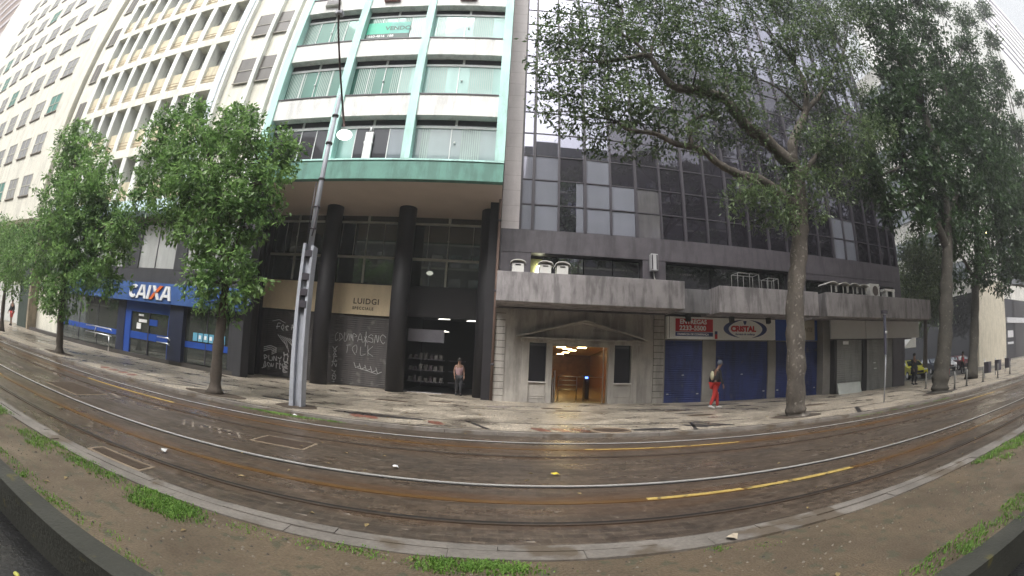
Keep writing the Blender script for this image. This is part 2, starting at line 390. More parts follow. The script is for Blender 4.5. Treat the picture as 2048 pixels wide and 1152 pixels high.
EDGE = [(XL, 2.35), (-12, 2.35), (-4, 2.0), (0, 1.71), (4, 1.42), (9, 1.15), (16, 1.0), (XR, 1.0)]
def strip(dy0, dy1, z0, z1, far=None):
    b_ = MB()
    for (x0, y0), (x1, y1) in zip(EDGE[:-1], EDGE[1:]):
        b_.prism([(x0, y0 + dy0), (x1, y1 + dy0), (x1, far if far is not None else y1 + dy1), (x0, far if far is not None else y0 + dy1)], z0, z1, axis='z')
    return b_
g = strip(0, 0, -.3, .0, 3.14)
tag(g.build('verge', m_dirt), kind='structure')
m_edge = M('concrete edge with painted shade', (.045, .045, .036), .8, .35, 2.2, .5, spots=(5, .64, (.10, .09, .03)))  # roadside shade is put into the dark colour; the yellow stains are its own
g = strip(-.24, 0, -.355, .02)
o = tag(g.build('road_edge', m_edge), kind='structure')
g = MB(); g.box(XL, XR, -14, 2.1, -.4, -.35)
tag(g.build('road', M('wet asphalt with painted shade', (.012, .012, .012), .5, .3, 1.4, .5, wet=.25, fine=.3)), kind='structure')  # near black because the roadside shade is put into the colour
g = MB(); g.box(XL, XR, -17.5, -14, -.35, -.2)
tag(g.build('pavement', M('far pavement', (.3, .28, .25), .7)), kind='structure')
# far kerb stones
g = MB(); x = XL
while x < XR:
    L_ = random.uniform(.95, 1.4); g.box(x + .005, x + L_ - .005, KY + random.uniform(-.012, .012), KY + .17, -.1, SW + .012); x += L_
tag(g.build('kerb', m_kerb), kind='structure')
g = MB(); g.box(XL, XR, KY + .17, 60, -.2, SW)
tag(g.build('pavement', m_mosaic), kind='structure')
# cross street roadway beyond the corner
g = MB(); g.box(28.5, 50.5, 19.5, 160, SW, SW + .004)
tag(g.build('side_street', M('side street asphalt', (.06, .058, .055), .5, .3, 1.2, .4, wet=.25)), kind='structure')

# rails
for i, (y, lab) in enumerate(((3.97, 'steel tram rail of the near track, the one closest to the weedy verge'), (5.41, 'bright steel tram rail of the near track, on its far side'),
                 (7.27, 'steel tram rail of the far track, on its near side'), (8.70, 'steel tram rail running closest to the mosaic pavement kerb'))):
    t = thing('tram_rail', lab, 'rail', (0, y, 0), 'tram rails')
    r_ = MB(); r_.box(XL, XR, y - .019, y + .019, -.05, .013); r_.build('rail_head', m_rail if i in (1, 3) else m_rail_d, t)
    r_ = MB(); s_ = -1 if i in (1, 3) else 1; r_.box(XL, XR, y + s_ * .032, y + s_ * .085, -.05, .006); r_.build('groove', m_groove, t)
for y, lab, segs in ((4.70, 'rust brown power strip along the middle of the near tram track', [(-14, -9.8), (1.75, 3.0), (3.05, 4.95), (14, 17.5), (-27, -23)]),
                     (8.02, 'rust brown power strip along the middle of the far tram track', [(-10.2, -6.75), (1.72, 4.9), (-21.5, -18), (14.2, 17.6)])):
    t = thing('power_strip', lab, 'power rail', (0, y, 0), 'power strips in the tram tracks')
    b_ = MB(); b_.box(XL, XR, y - .05, y + .05, -.05, .007); b_.build('strip', m_rust, t)
    b_ = MB()
    for k, (a, c) in enumerate(segs): b_.box(a, c, y - (.05 if y < 6 else .042) + .02 * (k == 1), y + (.05 if y < 6 else .042), 0, .011)
    build_each(b_, 'yellow_marking', m_yline, t)

# road patch covers in the track bed, and drain slots
m_cover = M('rusty cast iron cover', (.075, .05, .035), .5, .3, 5, .5, metal=.3)
m_covframe = M('pale cover frame', (.22, .17, .12), .7, .2, 5)
def cover(x, y, wx, wy, z, lab, grp, name='access_cover', cat='cover', rot=0):
    t = thing(name, lab, cat, (x, y, z), grp)
    a = MB(); a.box(x - wx / 2, x + wx / 2, y - wy / 2, y + wy / 2, z - .02, z + .005); a.build('cover_frame', m_covframe, t)
    a = MB(); a.box(x - wx / 2 + .05, x + wx / 2 - .05, y - wy / 2 + .05, y + wy / 2 - .05, z - .02, z + .010); a.build('lid', m_cover, t)
    t.rotation_euler = (0, 0, rot)
    return t
cover(-3.15, 6.55, .95, .62, 0, 'square iron cover in a pale frame set between the two tram tracks', None)
cover(-8.6, 6.3, 1.5, 1.0, 0, 'large worn cover with pale border between the tracks, left of the street pole', None)
cover(-4.0, 3.62, 1.0, .3, 0, 'dark flat cover beside the near rail next to the verge', None)
for (x, y, wx, wy, r_, lab) in ((2.15, 15.95, .75, .5, .05, 'iron cover in the paving just outside the lobby doorway, nearer the door'), (2.6, 15.1, .85, .42, .0, 'dark rectangular cover on the pavement a step out from the lobby door'),
                        (-3.35, 15.5, 1.1, .5, .0, 'iron cover in the pavement before the open shop bay'), (-1.8, 16.6, .8, .4, 0, 'small iron cover near the last black column'),
                        (6.3, 14.9, .8, .4, .1, 'iron cover on the pavement at the foot of the pharmacy corner'), (6.5, 13.1, .9, .5, -.1, 'iron cover in the pavement left of the walking person'), (11.7, 13.7, 1.0, .5, 0, 'iron cover in the pavement before the third blue shutter')):
    cover(x, y, wx, wy, SW, lab, 'covers in the pavement', rot=r_)
t = thing('manhole_cover', 'round iron manhole cover with a pale mark, beside the red lozenges', 'manhole cover', (2.75, 10.15, SW))
a = MB(); a.cyl(2.75, 10.15, SW - .02, SW + .008, .42, 28); a.build('lid', m_cover, t)
a = MB(); a.tube([(2.75 + .45 * math.cos(q * PI / 14), 10.15 + .45 * math.sin(q * PI / 14), SW + .004) for q in range(29)], .03, 6); a.build('cover_frame', m_covframe, t)
t = thing('manhole_cover', 'grey round manhole cover set in the paving left of the lobby', 'manhole cover', (.3, 15.9, SW))
a = MB(); a.cyl(.3, 15.9, SW - .02, SW + .006, .42, 28); a.build('lid', M('grey iron lid', (.2, .17, .15), .6, .2, 5), t)

mk = MB(); random.seed(12); zz = .004
def mark(x0, y0, x1, y1, w_):
    d = Vector((x1 - x0, y1 - y0)).normalized(); n_ = Vector((-d.y, d.x)) * w_ / 2; N_ = 6
    for k in range(N_):
        if random.random() < .25: continue
        f0, f1 = k / N_, (k + .8) / N_; A_ = Vector((x0, y0)).lerp((x1, y1), f0); B_ = Vector((x0, y0)).lerp((x1, y1), f1); q = random.uniform(.5, 1.3)
        mk.quad((A_.x - n_.x * q, A_.y - n_.y * q, zz), (B_.x - n_.x, B_.y - n_.y, zz), (B_.x + n_.x * q, B_.y + n_.y * q, zz), (A_.x + n_.x, A_.y + n_.y, zz))
for k in range(7): mark(-5.25 + k * .2, 6.55, -4.98 + k * .2, 6.2, .05)
mark(-5.3, 6.6, -3.9, 6.6, .05); mark(-11.5, 7.6, -10.4, 6.9, .1); mark(-12.6, 6.2, -11.2, 6.15, .1); mark(-9.9, 6.75, -9.3, 6.2, .06); mark(-8.0, 7.05, -7.5, 6.9, .12); mark(-6.6, 7.1, -6.1, 6.95, .08)
for k in range(60):
    x = random.uniform(-10, 12); y = random.choice([random.uniform(5.6, 7.1), random.uniform(4.1, 4.5), random.uniform(3.5, 3.85)]); l_ = random.uniform(.03, .16)
    mk.quad((x, y, zz), (x + l_, y + random.uniform(-.01, .01), zz), (x + l_ * .9, y + random.uniform(.01, .04), zz), (x + .01, y + random.uniform(.01, .03), zz))
tag(mk.build('road_marking', M('scuffed pale marks', (.24, .20, .165), .7, .3, 8, fine=.4)), kind='structure')

# mosaic inlays (flat stone patterns, a few mm proud)
def inlay(polys, mat):
    b_ = MB()
    for p in polys:
        b_.prism(p, SW - .01, SW + .004, axis='z')
    return tag(b_.build('pavement_inlay', mat), kind='structure')
def band(x0, y0, x1, y1, w_):
    d = Vector((x1 - x0, y1 - y0)); n_ = Vector((-d.y, d.x)).normalized() * w_ / 2
    return [(x0 - n_.x, y0 - n_.y), (x1 - n_.x, y1 - n_.y), (x1 + n_.x, y1 + n_.y), (x0 + n_.x, y0 + n_.y)]
red = []
for x0 in (.95, 1.42, 1.86): red.append([(x0, 10.55), (x0 + .26, 10.5), (x0 + .42, 10.1), (x0 + .40, 9.98), (x0 + .2, 10.0), (x0 + .02, 10.3)])
for x0 in (-12.6, -12.1, -11.6, -11.1, -3.0, -3.35, -1.45): red.append([(x0, 10.9), (x0 + .3, 10.8), (x0 + .45, 10.4), (x0 + .3, 10.25), (x0 + .05, 10.5)])
inlay(red, m_mosaic_r)
blk = []
for (x0, y0, x1, y1, w_) in ((-60, 11.35, -8.2, 11.35, .07), (-6.3, 11.35, 7.3, 11.35, .07), (10.2, 11.35, 60, 11.35, .07), (-60, 14.9, 24, 14.9, .05),
        (.0, 10.0, -.55, 11.33, .12), (-.1, 10.1, -1.6, 10.1, .08), (-9.8, 9.9, -8.5, 11.3, .14), (5.3, 11.3, 4.8, 9.9, .1), (10.6, 9.9, 11.9, 11.3, .16), (-13.5, 10.1, -14.5, 11.3, .12),
        (-60, 9.86, 60, 9.86, .05)):
    blk.append(band(x0, y0, x1, y1, w_))
for x0 in (4.75, 5.1, 5.5): blk.append([(x0, 10.95), (x0 + .2, 10.95), (x0 + .65, 10.35), (x0 + .5, 10.2), (x0 + .3, 10.35)])
for x0 in (3.9,): blk.append([(x0 - .6, 10.1), (x0 + .1, 9.98), (x0 + .6, 10.1), (x0 + .5, 10.35), (x0, 10.5), (x0 - .6, 10.35)])
for (cx, cy, a_, b_) in ((-2.6, 11.0, 1.15, .25), (-5.9, 11.9, .7, .2), (-9.3, 11.9, .8, .15), (5.3, 15.6, .7, .15), (6.4, 13.9, .6, .12), (5.2, 12.6, .35, .1), (8.9, 16.9, 1.3, .32), (12.1, 16.7, 1.0, .25), (-6.9, 15.6, .7, .12)):
    blk.append([(cx + a_ * math.cos(q * PI / 6) * random.uniform(.8, 1.15), cy + b_ * math.sin(q * PI / 6) * random.uniform(.8, 1.2)) for q in range(12)])
inlay(blk, m_mosaic_b)

# ------------------------------------------------------------------ grey granite and glass office block (x 0.1 .. 24.4, front y 18.7)
FY = 18.7
D = thing('office_block', 'dark glass curtain wall office block with stone base and concrete canopies', 'building', (12, 18.7, 0))
DX0, DX1, DTOP = .1, 24.5, 42
a = MB()
a.box(DX0, .88, FY, FY + .5, 6.27, DTOP, 2)                       # pale pilaster left of the glass
a.box(DX0, DX1, FY - .02, FY + .5, 6.27, 7.27, 1)                # granite band under the glass
a.box(DX0, 1.41, FY, FY + .5, 4.95, 6.27, 1)
a.box(6.33, 7.42, FY, FY + .5, 4.95, 6.27, 1); a.box(14.6, 15.6, FY, FY + .5, 4.95, 6.27, 1); a.box(23.7, DX1, FY, FY + .5, 4.95, 6.27, 1)
a.box(15.6, 23.7, FY - .002, FY + .5, 5.95, 6.27, 1)
a.box(1.41, 24, FY + 1.2, FY + 1.3, 3.8, 6.3, 3)                  # back of the mezzanine recess
a.box(DX0, DX1, FY - .25, FY + 1.3, 3.86, 4.93, 1)                # floor slab behind canopies
a.box(DX0, DX1, FY + 1.0, 44, 6.3, DTOP, 1)                      # body behind the curtain wall
a.box(DX1 - .4, DX1, FY + .5, 44, 0, 6.3, 1); a.box(DX0, DX0 + .1, FY + .5, 44, 0, DTOP, 2); a.box(DX1 - .3, DX1, FY + .5, 44, 6.3, DTOP, 1)
a.build('wall', [m_stone, m_granite, m_stone_up, m_dark], D)
# stone base wall round the entrance
a = MB()
a.box(.5, 1.23, FY, FY + .35, 0, 3.86); a.box(6.1, 6.83, FY, FY + .35, 0, 3.86); a.box(1.23, 6.1, FY, FY + .35, 2.64, 3.86)
a.build('entrance_wall', m_stone, D)
for x0, x1 in ((.06, .5), (6.83, 7.3)):
    a = MB(); z = .03; a.box(x0 + .01, x1 - .01, FY - .03, FY + .3, 0, 3.86, 1)
    while z < 3.7: a.box(x0, x1, FY - .06, FY - .028, z, z + .255, 0); z += .28
    a.build('quoin', [m_stone, m_joint], D)
a = MB()
a.box(1.23, 1.50, FY - .08, FY + .3, 0, 2.52); a.box(2.20, 2.45, FY - .08, FY + .3, 0, 2.52); a.box(4.82, 5.07, FY - .08, FY + .3, 0, 2.52); a.box(5.82, 6.10, FY - .08, FY + .3, 0, 2.52)
a.box(1.50, 2.20, FY - .02, FY + .3, 0, .88); a.box(5.07, 5.82, FY - .02, FY + .3, 0, .88)
a.box(1.52, 2.18, FY - .04, FY - .015, .32, .36); a.box(1.52, 2.18, FY - .04, FY - .015, .22, .26); a.box(5.09, 5.8, FY - .04, FY - .015, .32, .36)
a.box(1.15, 6.18, FY - .14, FY + .3, 2.52, 2.66); a.box(2.45, 4.82, FY - .05, FY + .3, 2.42, 2.52)
build_each(a, 'portal_block', m_stone, D, bevel=.008)
a = MB()
a.prism([(1.02, 2.70), (6.42, 2.70), (3.74, 3.38)], FY - .06, FY + .1)
for sx in (1, -1):
    cx0 = .95 if sx == 1 else 6.48
    for (o1, th, pr) in ((0, .07, .42), (.085, .05, .28)):
        p0 = (cx0, 2.68 + o1 * .4); p1 = (3.72, 3.50 - o1)
        a.prism([(p0[0], p0[1]), (p1[0], p1[1] - th), (p1[0], p1[1]), (p0[0], p0[1] + th)] if sx == 1 else [(p1[0], p1[1] - th), (p0[0], p0[1]), (p0[0], p0[1] + th), (p1[0], p1[1])], FY - pr, FY + .05)
a.box(.95, 6.48, FY - .36, FY + .05, 2.665, 2.72)
a.build('pediment', m_stone, D)
m_worn = M('worn dark lettering', (.16, .145, .13), .8)
text_part('worn_inscription', 'EDIFICIO', .13, (4.12, FY - .075, 3.06), m_worn, D, .004, rot=(PI / 2, 0, 0))
a = MB(); a.box(1.48, 2.22, FY - .10, FY + .02, .88, .93); a.box(5.05, 5.84, FY - .10, FY + .02, .88, .93); build_each(a, 'sill', M('pale sill', (.6, .58, .55), .5), D)
m_darkglass = glass('dark lobby glass', (.01, .008, .012), (.8, .8, .85), .12)
for x0, x1 in ((1.5, 2.2), (5.07, 5.82)):
    a = MB(); a.box(x0, x1, FY + .12, FY + .14, .9, 2.53); build_each(a, 'side_window', m_darkglass, D)
# lobby
m_lobwall = M('orange brown marble', (.26, .11, .045), .25, .4, 2.2, spec=.6)
m_lobfloor = M('polished yellow floor', (.42, .30, .12), .2, .15, 1.5)
m_lobceil = M('lobby ceiling', (.45, .30, .14), .6, .1)
a = MB(); a.box(2.3, 9.6, FY + .3, 36, -.02, SW + .01, 0); a.box(2.3, 9.6, FY + .3, 36, 2.60, 2.65, 1); a.box(2.2, 2.3, FY + .3, 36, 0, 2.65, 2)
a.prism([(5.3, FY + .3), (5.4, FY + .3), (7.8, 36), (7.7, 36)], SW, 2.62, 2, axis='z'); a.box(2.2, 9.6, 36, 36.1, 0, 2.65, 2); a.box(2.31, 3.2, 24.5, 36, SW, 2.6, 3)
a.build('lobby', [m_lobfloor, m_lobceil, m_lobwall, M('dark lobby wood', (.05, .025, .015), .3)], D)
for (x, y) in ((3.48, 23.2), (4.51, 23.0), (4.05, 24.8), (4.65, 26.6), (4.81, 30), (4.95, 33.4)):
    a = MB(); a.box(x - .2, x + .2, y - .2, y + .2, 2.575, 2.598); a.build('ceiling_lamp', emis('warm lamp', (1, .76, .36), 16) if 'warm lamp' not in bpy.data.materials else bpy.data.materials['warm lamp'], D)
a = MB()
for z in (.5, .72, .94, 1.12): a.tube([(3.15, 21.6, z), (4.05, 21.6, z)], .02, 8)
a.tube([(3.15, 21.6, 0), (3.15, 21.6, 1.14)], .025, 8); a.tube([(4.05, 21.6, 0), (4.05, 21.6, 1.14)], .025, 8); a.tube([(4.05, 21.6, 1.12), (5.3, 21.6, 1.12)], .015, 6)
a.build('lobby_rail', m_chrome, D)
a = MB(); a.box(4.42, 4.62, 21.4, 21.9, .06, 1.15); a.box(4.3, 4.78, 21.35, 21.95, 1.15, 1.2); a.build('turnstile', M('turnstile body', (.05, .035, .03), .4), D)
a = MB(); a.box(4.40, 4.54, 21.33, 21.345, 1.05, 1.14); a.build('status_light', emis('blue status light', (.1, .2, 1), 3), D)
a = MB(); a.box(4.60, 4.63, FY + .02, FY + .06, .06, 2.42); a.box(2.45, 4.82, FY + .02, FY + .06, .03, .07); a.box(2.5, 2.53, FY - .05, FY + .6, .06, 1.1); a.box(2.62, 2.65, FY + .3, FY + .9, .06, 1.4)
a.build('door_frame', m_chrome, D)

# glass curtain wall
GX = [.90, 1.42, 2.55, 3.72, 4.9, 6.1, 7.3, 8.5, 9.7, 10.9, 12.1, 13.3, 14.5, 15.7, 16.9, 18.1, 19.15, 20.2, 21.4, 22.6, 23.6, 24.35]
GZ = [7.28 + 1.187 * k for k in range(30)]
m_gl = [glass('mirror glass dark', (.012, .010, .018), (.50, .50, .60), .60, .015), glass('mirror glass', (.03, .03, .04), (.60, .60, .70), .66, .02),
        glass('glass over pale blind', (.20, .21, .25), (.55, .53, .62), .25, .02, .12), glass('glass over curtain', (.12, .115, .12), (.5, .48, .56), .3, .02, .45, 2.0), glass('glass with painted dark reflection', (.008, .006, .011), (.55, .54, .64), .17, .02)]  # last glass has the dark tree reflection put into its colour
low = {0: [2, 2, 0, 2, 2, 3, 0, 0, 0, 0, 0, 0, 0, 0, 0, 2, 2, 0, 0, 0, 0], 1: [2, 2, 0, 2, 2, 3, 0, 0, 0, 0, 0, 0, 0, 0, 0, 2, 2, 0, 0, 0, 0], 2: [2, 2, 0, 2, 0, 0, 0, 0, 0, 0, 0, 0, 0, 0, 0, 0, 0, 0, 0, 0, 0]}
for r_ in range(len(GZ) - 1):
    a = MB()
    for c in range(len(GX) - 1):
        x0, x1, z0, z1 = GX[c] + .03, GX[c + 1] - .03, GZ[r_] + .03, GZ[r_ + 1] - .03
        tx, tz = random.gauss(0, .004), random.gauss(0, .005)
        y = FY + .08
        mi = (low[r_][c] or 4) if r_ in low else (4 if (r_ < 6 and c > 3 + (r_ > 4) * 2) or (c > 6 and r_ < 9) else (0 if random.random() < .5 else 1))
        xs, xm = (z1 - z0) * tz, (x1 - x0) * tx
        if r_ in (0, 1) and c == 2:      # dark column, then a strip of blind
            xm_ = x0 + (x1 - x0) * .68
            a.quad((x0, y, z0), (xm_, y, z0), (xm_, y, z1), (x0, y, z1), 0); a.quad((xm_, y, z0), (x1, y, z0), (x1, y, z1), (xm_, y, z1), 2)
        else:
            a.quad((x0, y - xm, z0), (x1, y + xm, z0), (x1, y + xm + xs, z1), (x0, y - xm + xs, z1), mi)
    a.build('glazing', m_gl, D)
a = MB()
for k, x in enumerate(GX): a.box(x - (.065 if k % 2 else .045), x + (.065 if k % 2 else .045), FY - .04, FY + .1, 7.27, DTOP - .7)
build_each(a, 'mullion', m_frame, D)
a = MB()
for z in GZ: a.box(.86, 24.4, FY + .045, FY + .098, z - .024, z + .024)
build_each(a, 'transom', m_frame, D)
a = MB(); z = 7.6
while z < DTOP: a.box(.098, .885, FY - .003, FY + .1, z, z + .012); z += .72
a.build('cladding_joints', M('soft joint', (.28, .25, .24), .8), D)

# mezzanine windows in the recess
m_mezz = glass('mezzanine glass', (.012, .011, .014), (.85, .85, .9), .22)
m_mezz2 = glass('mezzanine mirror glass', (.012, .011, .014), (.9, .9, .95), .75)
for (x0, x1, mt) in ((2.0, 2.55, m_mezz), (2.6, 3.7, m_mezz2), (3.75, 5.0, m_mezz), (5.05, 6.3, m_mezz), (7.45, 9.8, m_mezz), (9.85, 12.2, m_mezz), (12.25, 14.55, m_mezz), (15.65, 19.6, m_mezz), (19.65, 23.65, m_mezz)):
    a = MB(); a.box(x0, x1, FY + .32, FY + .34, 4.93, 6.2); a.build('mezzanine_window', mt, D)
a = MB(); a.prism([(1.68, 5.55), (1.88, 5.55), (2.0, 5.95), (1.8, 5.95)], FY + .9, FY + .95); a.build('fluorescent_lamp', m_tube, D)
a = MB(); a.box(1.42, 2.0, FY + 1.0, FY + 1.05, 4.93, 6.25); a.build('lit_room_wall', M('yellow room wall', (.6, .6, .3), .7), D)

# canopies
def canopy(x0, x1, y0, z0, z1, mat=None):
    a = MB(); a.box(x0, x1, y0, y0 + .16, z0, z1); a.box(x0, x0 + .14, y0 + .16, FY - .02, z0, z1); a.box(x1 - .14, x1, y0 + .16, FY - .02, z0, z1)
    a.box(x0 + .14, x1 - .14, y0 + .16, FY - .02, z0 + .04, z0 + .24)
    o = a.build('canopy', mat or m_conc, D, bevel=.015)
    return o
canopy(.04, 7.41, 16.6, 3.87, 4.98); canopy(9.02, 14.65, 16.6, 3.80, 4.90); canopy(15.2, 25.2, 16.6, 3.80, 4.93)
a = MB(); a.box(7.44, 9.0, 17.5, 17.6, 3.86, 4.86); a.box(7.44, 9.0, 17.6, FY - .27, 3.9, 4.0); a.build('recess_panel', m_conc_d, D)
# cracked underside bevels
# ground floor shops
a = MB()
a.box(7.3, 7.36, FY - .05, FY + .5, 0, 3.86); a.box(9.22, 9.9, FY - .06, FY + .5, 0, 2.85); a.box(12.9, 13.38, FY - .06, FY + .5, 0, 2.85); a.box(16.3, 16.85, FY - .5, FY + .5, 0, 3.8)
a.box(7.3, 16.3, FY + .02, FY + .5, 2.8, 3.86)
build_each(a, 'shop_pier', M('greige pier', (.22, .205, .19), .7, .2, 2), D)
def shutter(x0, x1, z0, z1, y, mat, parent, slat=.095):
    a = MB(); z = z0
    while z < z1 - .01:
        zt = min(z + slat, z1)
        a.quad((x0, y, z), (x1, y, z), (x1, y - .018, z + slat * .5), (x0, y - .018, z + slat * .5)); a.quad((x0, y - .018, z + slat * .5), (x1, y - .018, z + slat * .5), (x1, y, zt), (x0, y, zt))
        z += slat
    a.box(x0, x1, y - .03, y + .02, z0 - .0, z0 + .07)
    return a.build('roller_shutter', mat, parent)
for x0, x1 in ((7.37, 9.21), (9.91, 12.89), (13.39, 16.29)):
    s_ = shutter(x0, x1, .07, 2.79, FY + .02, m_bshut, D)
    b_ = MB(); xc = (x0 + x1) / 2; b_.box(xc - .08, xc + .02, FY - .03, FY + .0, 1.25, 1.29); b_.box(x0 + .12, x0 + .22, FY - .03, FY + .0, .42, .47); b_.box(x1 - .25, x1 - .15, FY - .03, FY + .0, .42, .47); build_each(b_, 'latch', m_chrome, s_)
a = MB(); a.box(13.3, 16.3, FY - .02, FY + .015, 2.82, 3.86); a.build('blue_fascia', m_blue_d, D)

# pharmacy sign (boxes and lettering)
PS = thing('pharmacy_sign', 'long white pharmacy sign reading ENTREGAS 2233-5500 and CRISTAL over blue shutters', 'sign', (10.3, 18.5, 2.84))
SY = 18.42
a = MB(); a.box(7.36, 13.2, SY, FY - .06, 2.84, 3.82); a.build('sign_panel', m_white_sign, PS, bevel=.01)
a = MB(); a.box(7.34, 13.22, SY - .02, FY - .05, 3.8, 3.86); a.box(7.45, 7.47, SY - .012, SY, 2.86, 3.8); a.build('sign_trim', m_frame, PS)
a = MB(); a.box(7.75, 9.62, SY - .008, SY + .002, 3.16, 3.72); a.build('red_panel', m_red, PS)
a = MB(); a.box(7.75, 9.62, SY - .010, SY + .002, 2.96, 3.14); a.build('navy_panel', m_navy, PS)
m_wl = M('white lettering', (.8, .8, .8), .5, .03)
text_part('lettering', 'ENTREGAS', .27, (7.95, SY - .014, 3.50), m_wl, PS, .004, .009, sx=1.03)
text_part('lettering', '2233-5500', .29, (7.93, SY - .014, 3.22), m_wl, PS, .004, .009, sx=1.06)
text_part('lettering', 'FARMÁCIA DE CONFIANÇA', .125, (7.84, SY - .014, 3.005), m_wl, PS, .003, .004, sx=1.0)
text_part('lettering', 'CRISTAL', .34, (10.58, SY - .016, 3.22), m_red, PS, .006, .018, shear=.0, sx=1.10)
text_part('lettering', 'Farmácia de confiança', .125, (10.82, SY - .014, 3.05), m_navy, PS, .003, .003, shear=.3)
a = MB()
def arc(cx, cz, rx, rz, a0, a1, w0, w1, n=18):
    for k in range(n):
        q0 = R(a0 + (a1 - a0) * k / n); q1 = R(a0 + (a1 - a0) * (k + 1) / n)
        t0 = math.sin(PI * k / n); t1 = math.sin(PI * (k + 1) / n)
        wa, wb = w0 + (w1 - w0) * t0, w0 + (w1 - w0) * t1
        a.quad((cx + rx * math.cos(q0), SY - .009, cz + rz * math.sin(q0)), (cx + (rx - wa) * math.cos(q0), SY - .009, cz + (rz - wa * .5) * math.sin(q0)),
               (cx + (rx - wb) * math.cos(q1), SY - .009, cz + (rz - wb * .5) * math.sin(q1)), (cx + rx * math.cos(q1), SY - .009, cz + rz * math.sin(q1)))
arc(11.4, 3.33, 1.22, .42, 95, 255, .01, .28); arc(11.45, 3.33, 1.22, .42, -75, 80, .01, .28)
a.prism([(11.30, 3.60), (11.45, 3.60), (11.47, 3.70), (11.28, 3.70)], SY - .01, SY); a.prism([(11.30, 3.60), (11.375, 3.5), (11.45, 3.60)], SY - .01, SY)
a.build('emblem', m_navy, PS)
a = MB(); a.box(9.72, 9.85, SY - .02, SY, 2.86, 3.06, 0); a.box(9.72, 9.85, SY - .02, SY, 3.06, 3.2, 1); a.build('alarm_box', [m_red, m_navy], PS)
for x in (8.22, 10.45, 12.55):
    a = MB(); a.tube([(x, SY, 3.84), (x, SY - .3, 3.84)], .012, 6); a.prism([(SY - .42, 3.6), (SY - .26, 3.56), (SY - .22, 3.86), (SY - .38, 3.9)], x - .1, x + .1, axis='x'); a.build('floodlight', m_rubber, PS)
# beige sign over the third shutter, partly behind the fig trunk
t = thing('shop_sign', 'faded beige sign panel with worn dark letters, behind the fig trunk', 'sign', (15.1, 18.5, 2.85))
a = MB(); a.box(14.3, 15.95, 18.5, FY - .025, 2.84, 3.84); a.build('sign_panel', M('faded beige panel', (.30, .27, .22), .6, .12), t)
text_part('lettering', 'ANTE', .3, (15.0, 18.49, 3.25), M('faded letters', (.13, .11, .09), .6), t, .003, .004, shear=.2)

# corner shop on the right
CY = 17.85
a = MB(); a.box(16.85, 24.45, CY + .06, FY + .4, 2.78, 3.78, 0); a.box(16.85, 17.05, CY, FY, 0, 2.8, 1); a.box(19.25, 19.6, CY - .02, FY, 0, 2.8, 1); a.box(22.3, 23.6, CY + .05, FY + .4, 0, 2.8, 0); a.box(16.85, 23.4, FY - .25, FY - .2, 0, 2.8, 1); a.box(23.6, 24.45, CY + 1.5, FY + .4, 0, 2.8, 0)
a.build('corner_shop_wall', [m_granite, m_dark], D)
for x0, x1 in ((16.55, 19.42), (19.5, 25.2)):
    a = MB(); a.box(x0, x1, CY - .08, CY + .04, 2.84, 3.79); a.build('fascia_board', M('grey white fascia board', (.5, .5, .5), .55, .06), D)
a = MB(); a.box(25.1, 25.2, CY + .045, FY + 3, 2.84, 3.79); a.build('fascia_board', bpy.data.materials['grey white fascia board'], D)
shutter(17.06, 19.24, .07, 2.79, CY + .12, m_gshut2, D, .11); shutter(19.61, 22.29, .07, 2.79, CY + .12, m_gshut2, D, .11)
a = MB(); a.box(17.6, 18.05, CY + .05, CY + .06, 2.55, 2.72); a.box(20.3, 20.5, CY + .06, CY + .07, 1.5, 1.54); a.box(20.35, 20.6, CY + .06, CY + .07, 1.2, 1.24); build_each(a, 'sticker', m_paper, D)
t = thing('white_board', 'low pale board leaning at the foot of the grey shutter', 'board', (17.3, 17.3, SW))
a = MB(); a.prism([(17.3, SW), (17.36, SW), (17.5, .60), (17.44, .60)], 16.75, 18.6, axis='x'); a.build('panel', M('dirty white board', (.42, .44, .42), .6, .15), t)

# air conditioners on the canopies
m_ac = M('off white plastic', (.62, .61, .58), .5, .1)
def ac_hooded(x, y, z, lab, yaw_=0, wd=.44, hood=True, grp='hooded air conditioners on the canopies'):
    t = thing('air_conditioner', lab, 'air conditioner', (x, y, z), grp)
    a = MB(); a.box(x - wd / 2, x + wd / 2, y - .25, y + .25, z, z + .36); a.build('casing', m_ac, t, bevel=.02)
    a = MB(); n = 8
    for k in range(n):
        q0 = PI * k / n; q1 = PI * (k + 1) / n; rr = wd / 2 + .07
        a.prism([(x + rr * math.cos(q0), z + .36 + .14 * math.sin(q0)), (x + rr * math.cos(q1), z + .36 + .14 * math.sin(q1)), (x + rr * math.cos(q1), z + .33 + .14 * math.sin(q1)), (x + rr * math.cos(q0), z + .33 + .14 * math.sin(q0))], y - .33, y + .28)
    a.build('hood', m_ac, t)
    a = MB(); a.box(x - .1, x + .1, y - .26, y - .245, z + .27, z + .32); a.build('vent', m_dark, t)
    return t
ac_hooded(.80, 17.0, 4.98, 'white hooded air conditioner at the left end of the canopy'); ac_hooded(1.83, 17.0, 4.98, 'hooded air conditioner in front of the glowing lamp'); ac_hooded(2.48, 17.0, 4.98, 'hooded air conditioner before the bright reflecting window')
t = thing('air_conditioner', 'tall grey condenser hung on the pier between the two dark windows', 'air conditioner', (6.8, 18.55, 5.75))
a = MB(); a.box(6.62, 6.95, 18.38, 18.66, 5.75, 6.5); a.build('casing', M('grey condenser', (.42, .42, .43), .5), t, bevel=.02)
a = MB(); a.box(6.64, 6.70, 18.365, 18.385, 5.8, 6.45); a.box(6.86, 6.92, 18.365, 18.385, 5.8, 6.45); a.build('grille', m_frame, t)
a = MB(); a.tube([(6.8, 18.6, 5.76), (6.82, 18.6, 5.5), (6.9, 18.5, 5.2), (6.92, 18.4, 5.0)], .02, 6); a.build('pipe', m_ac, t)
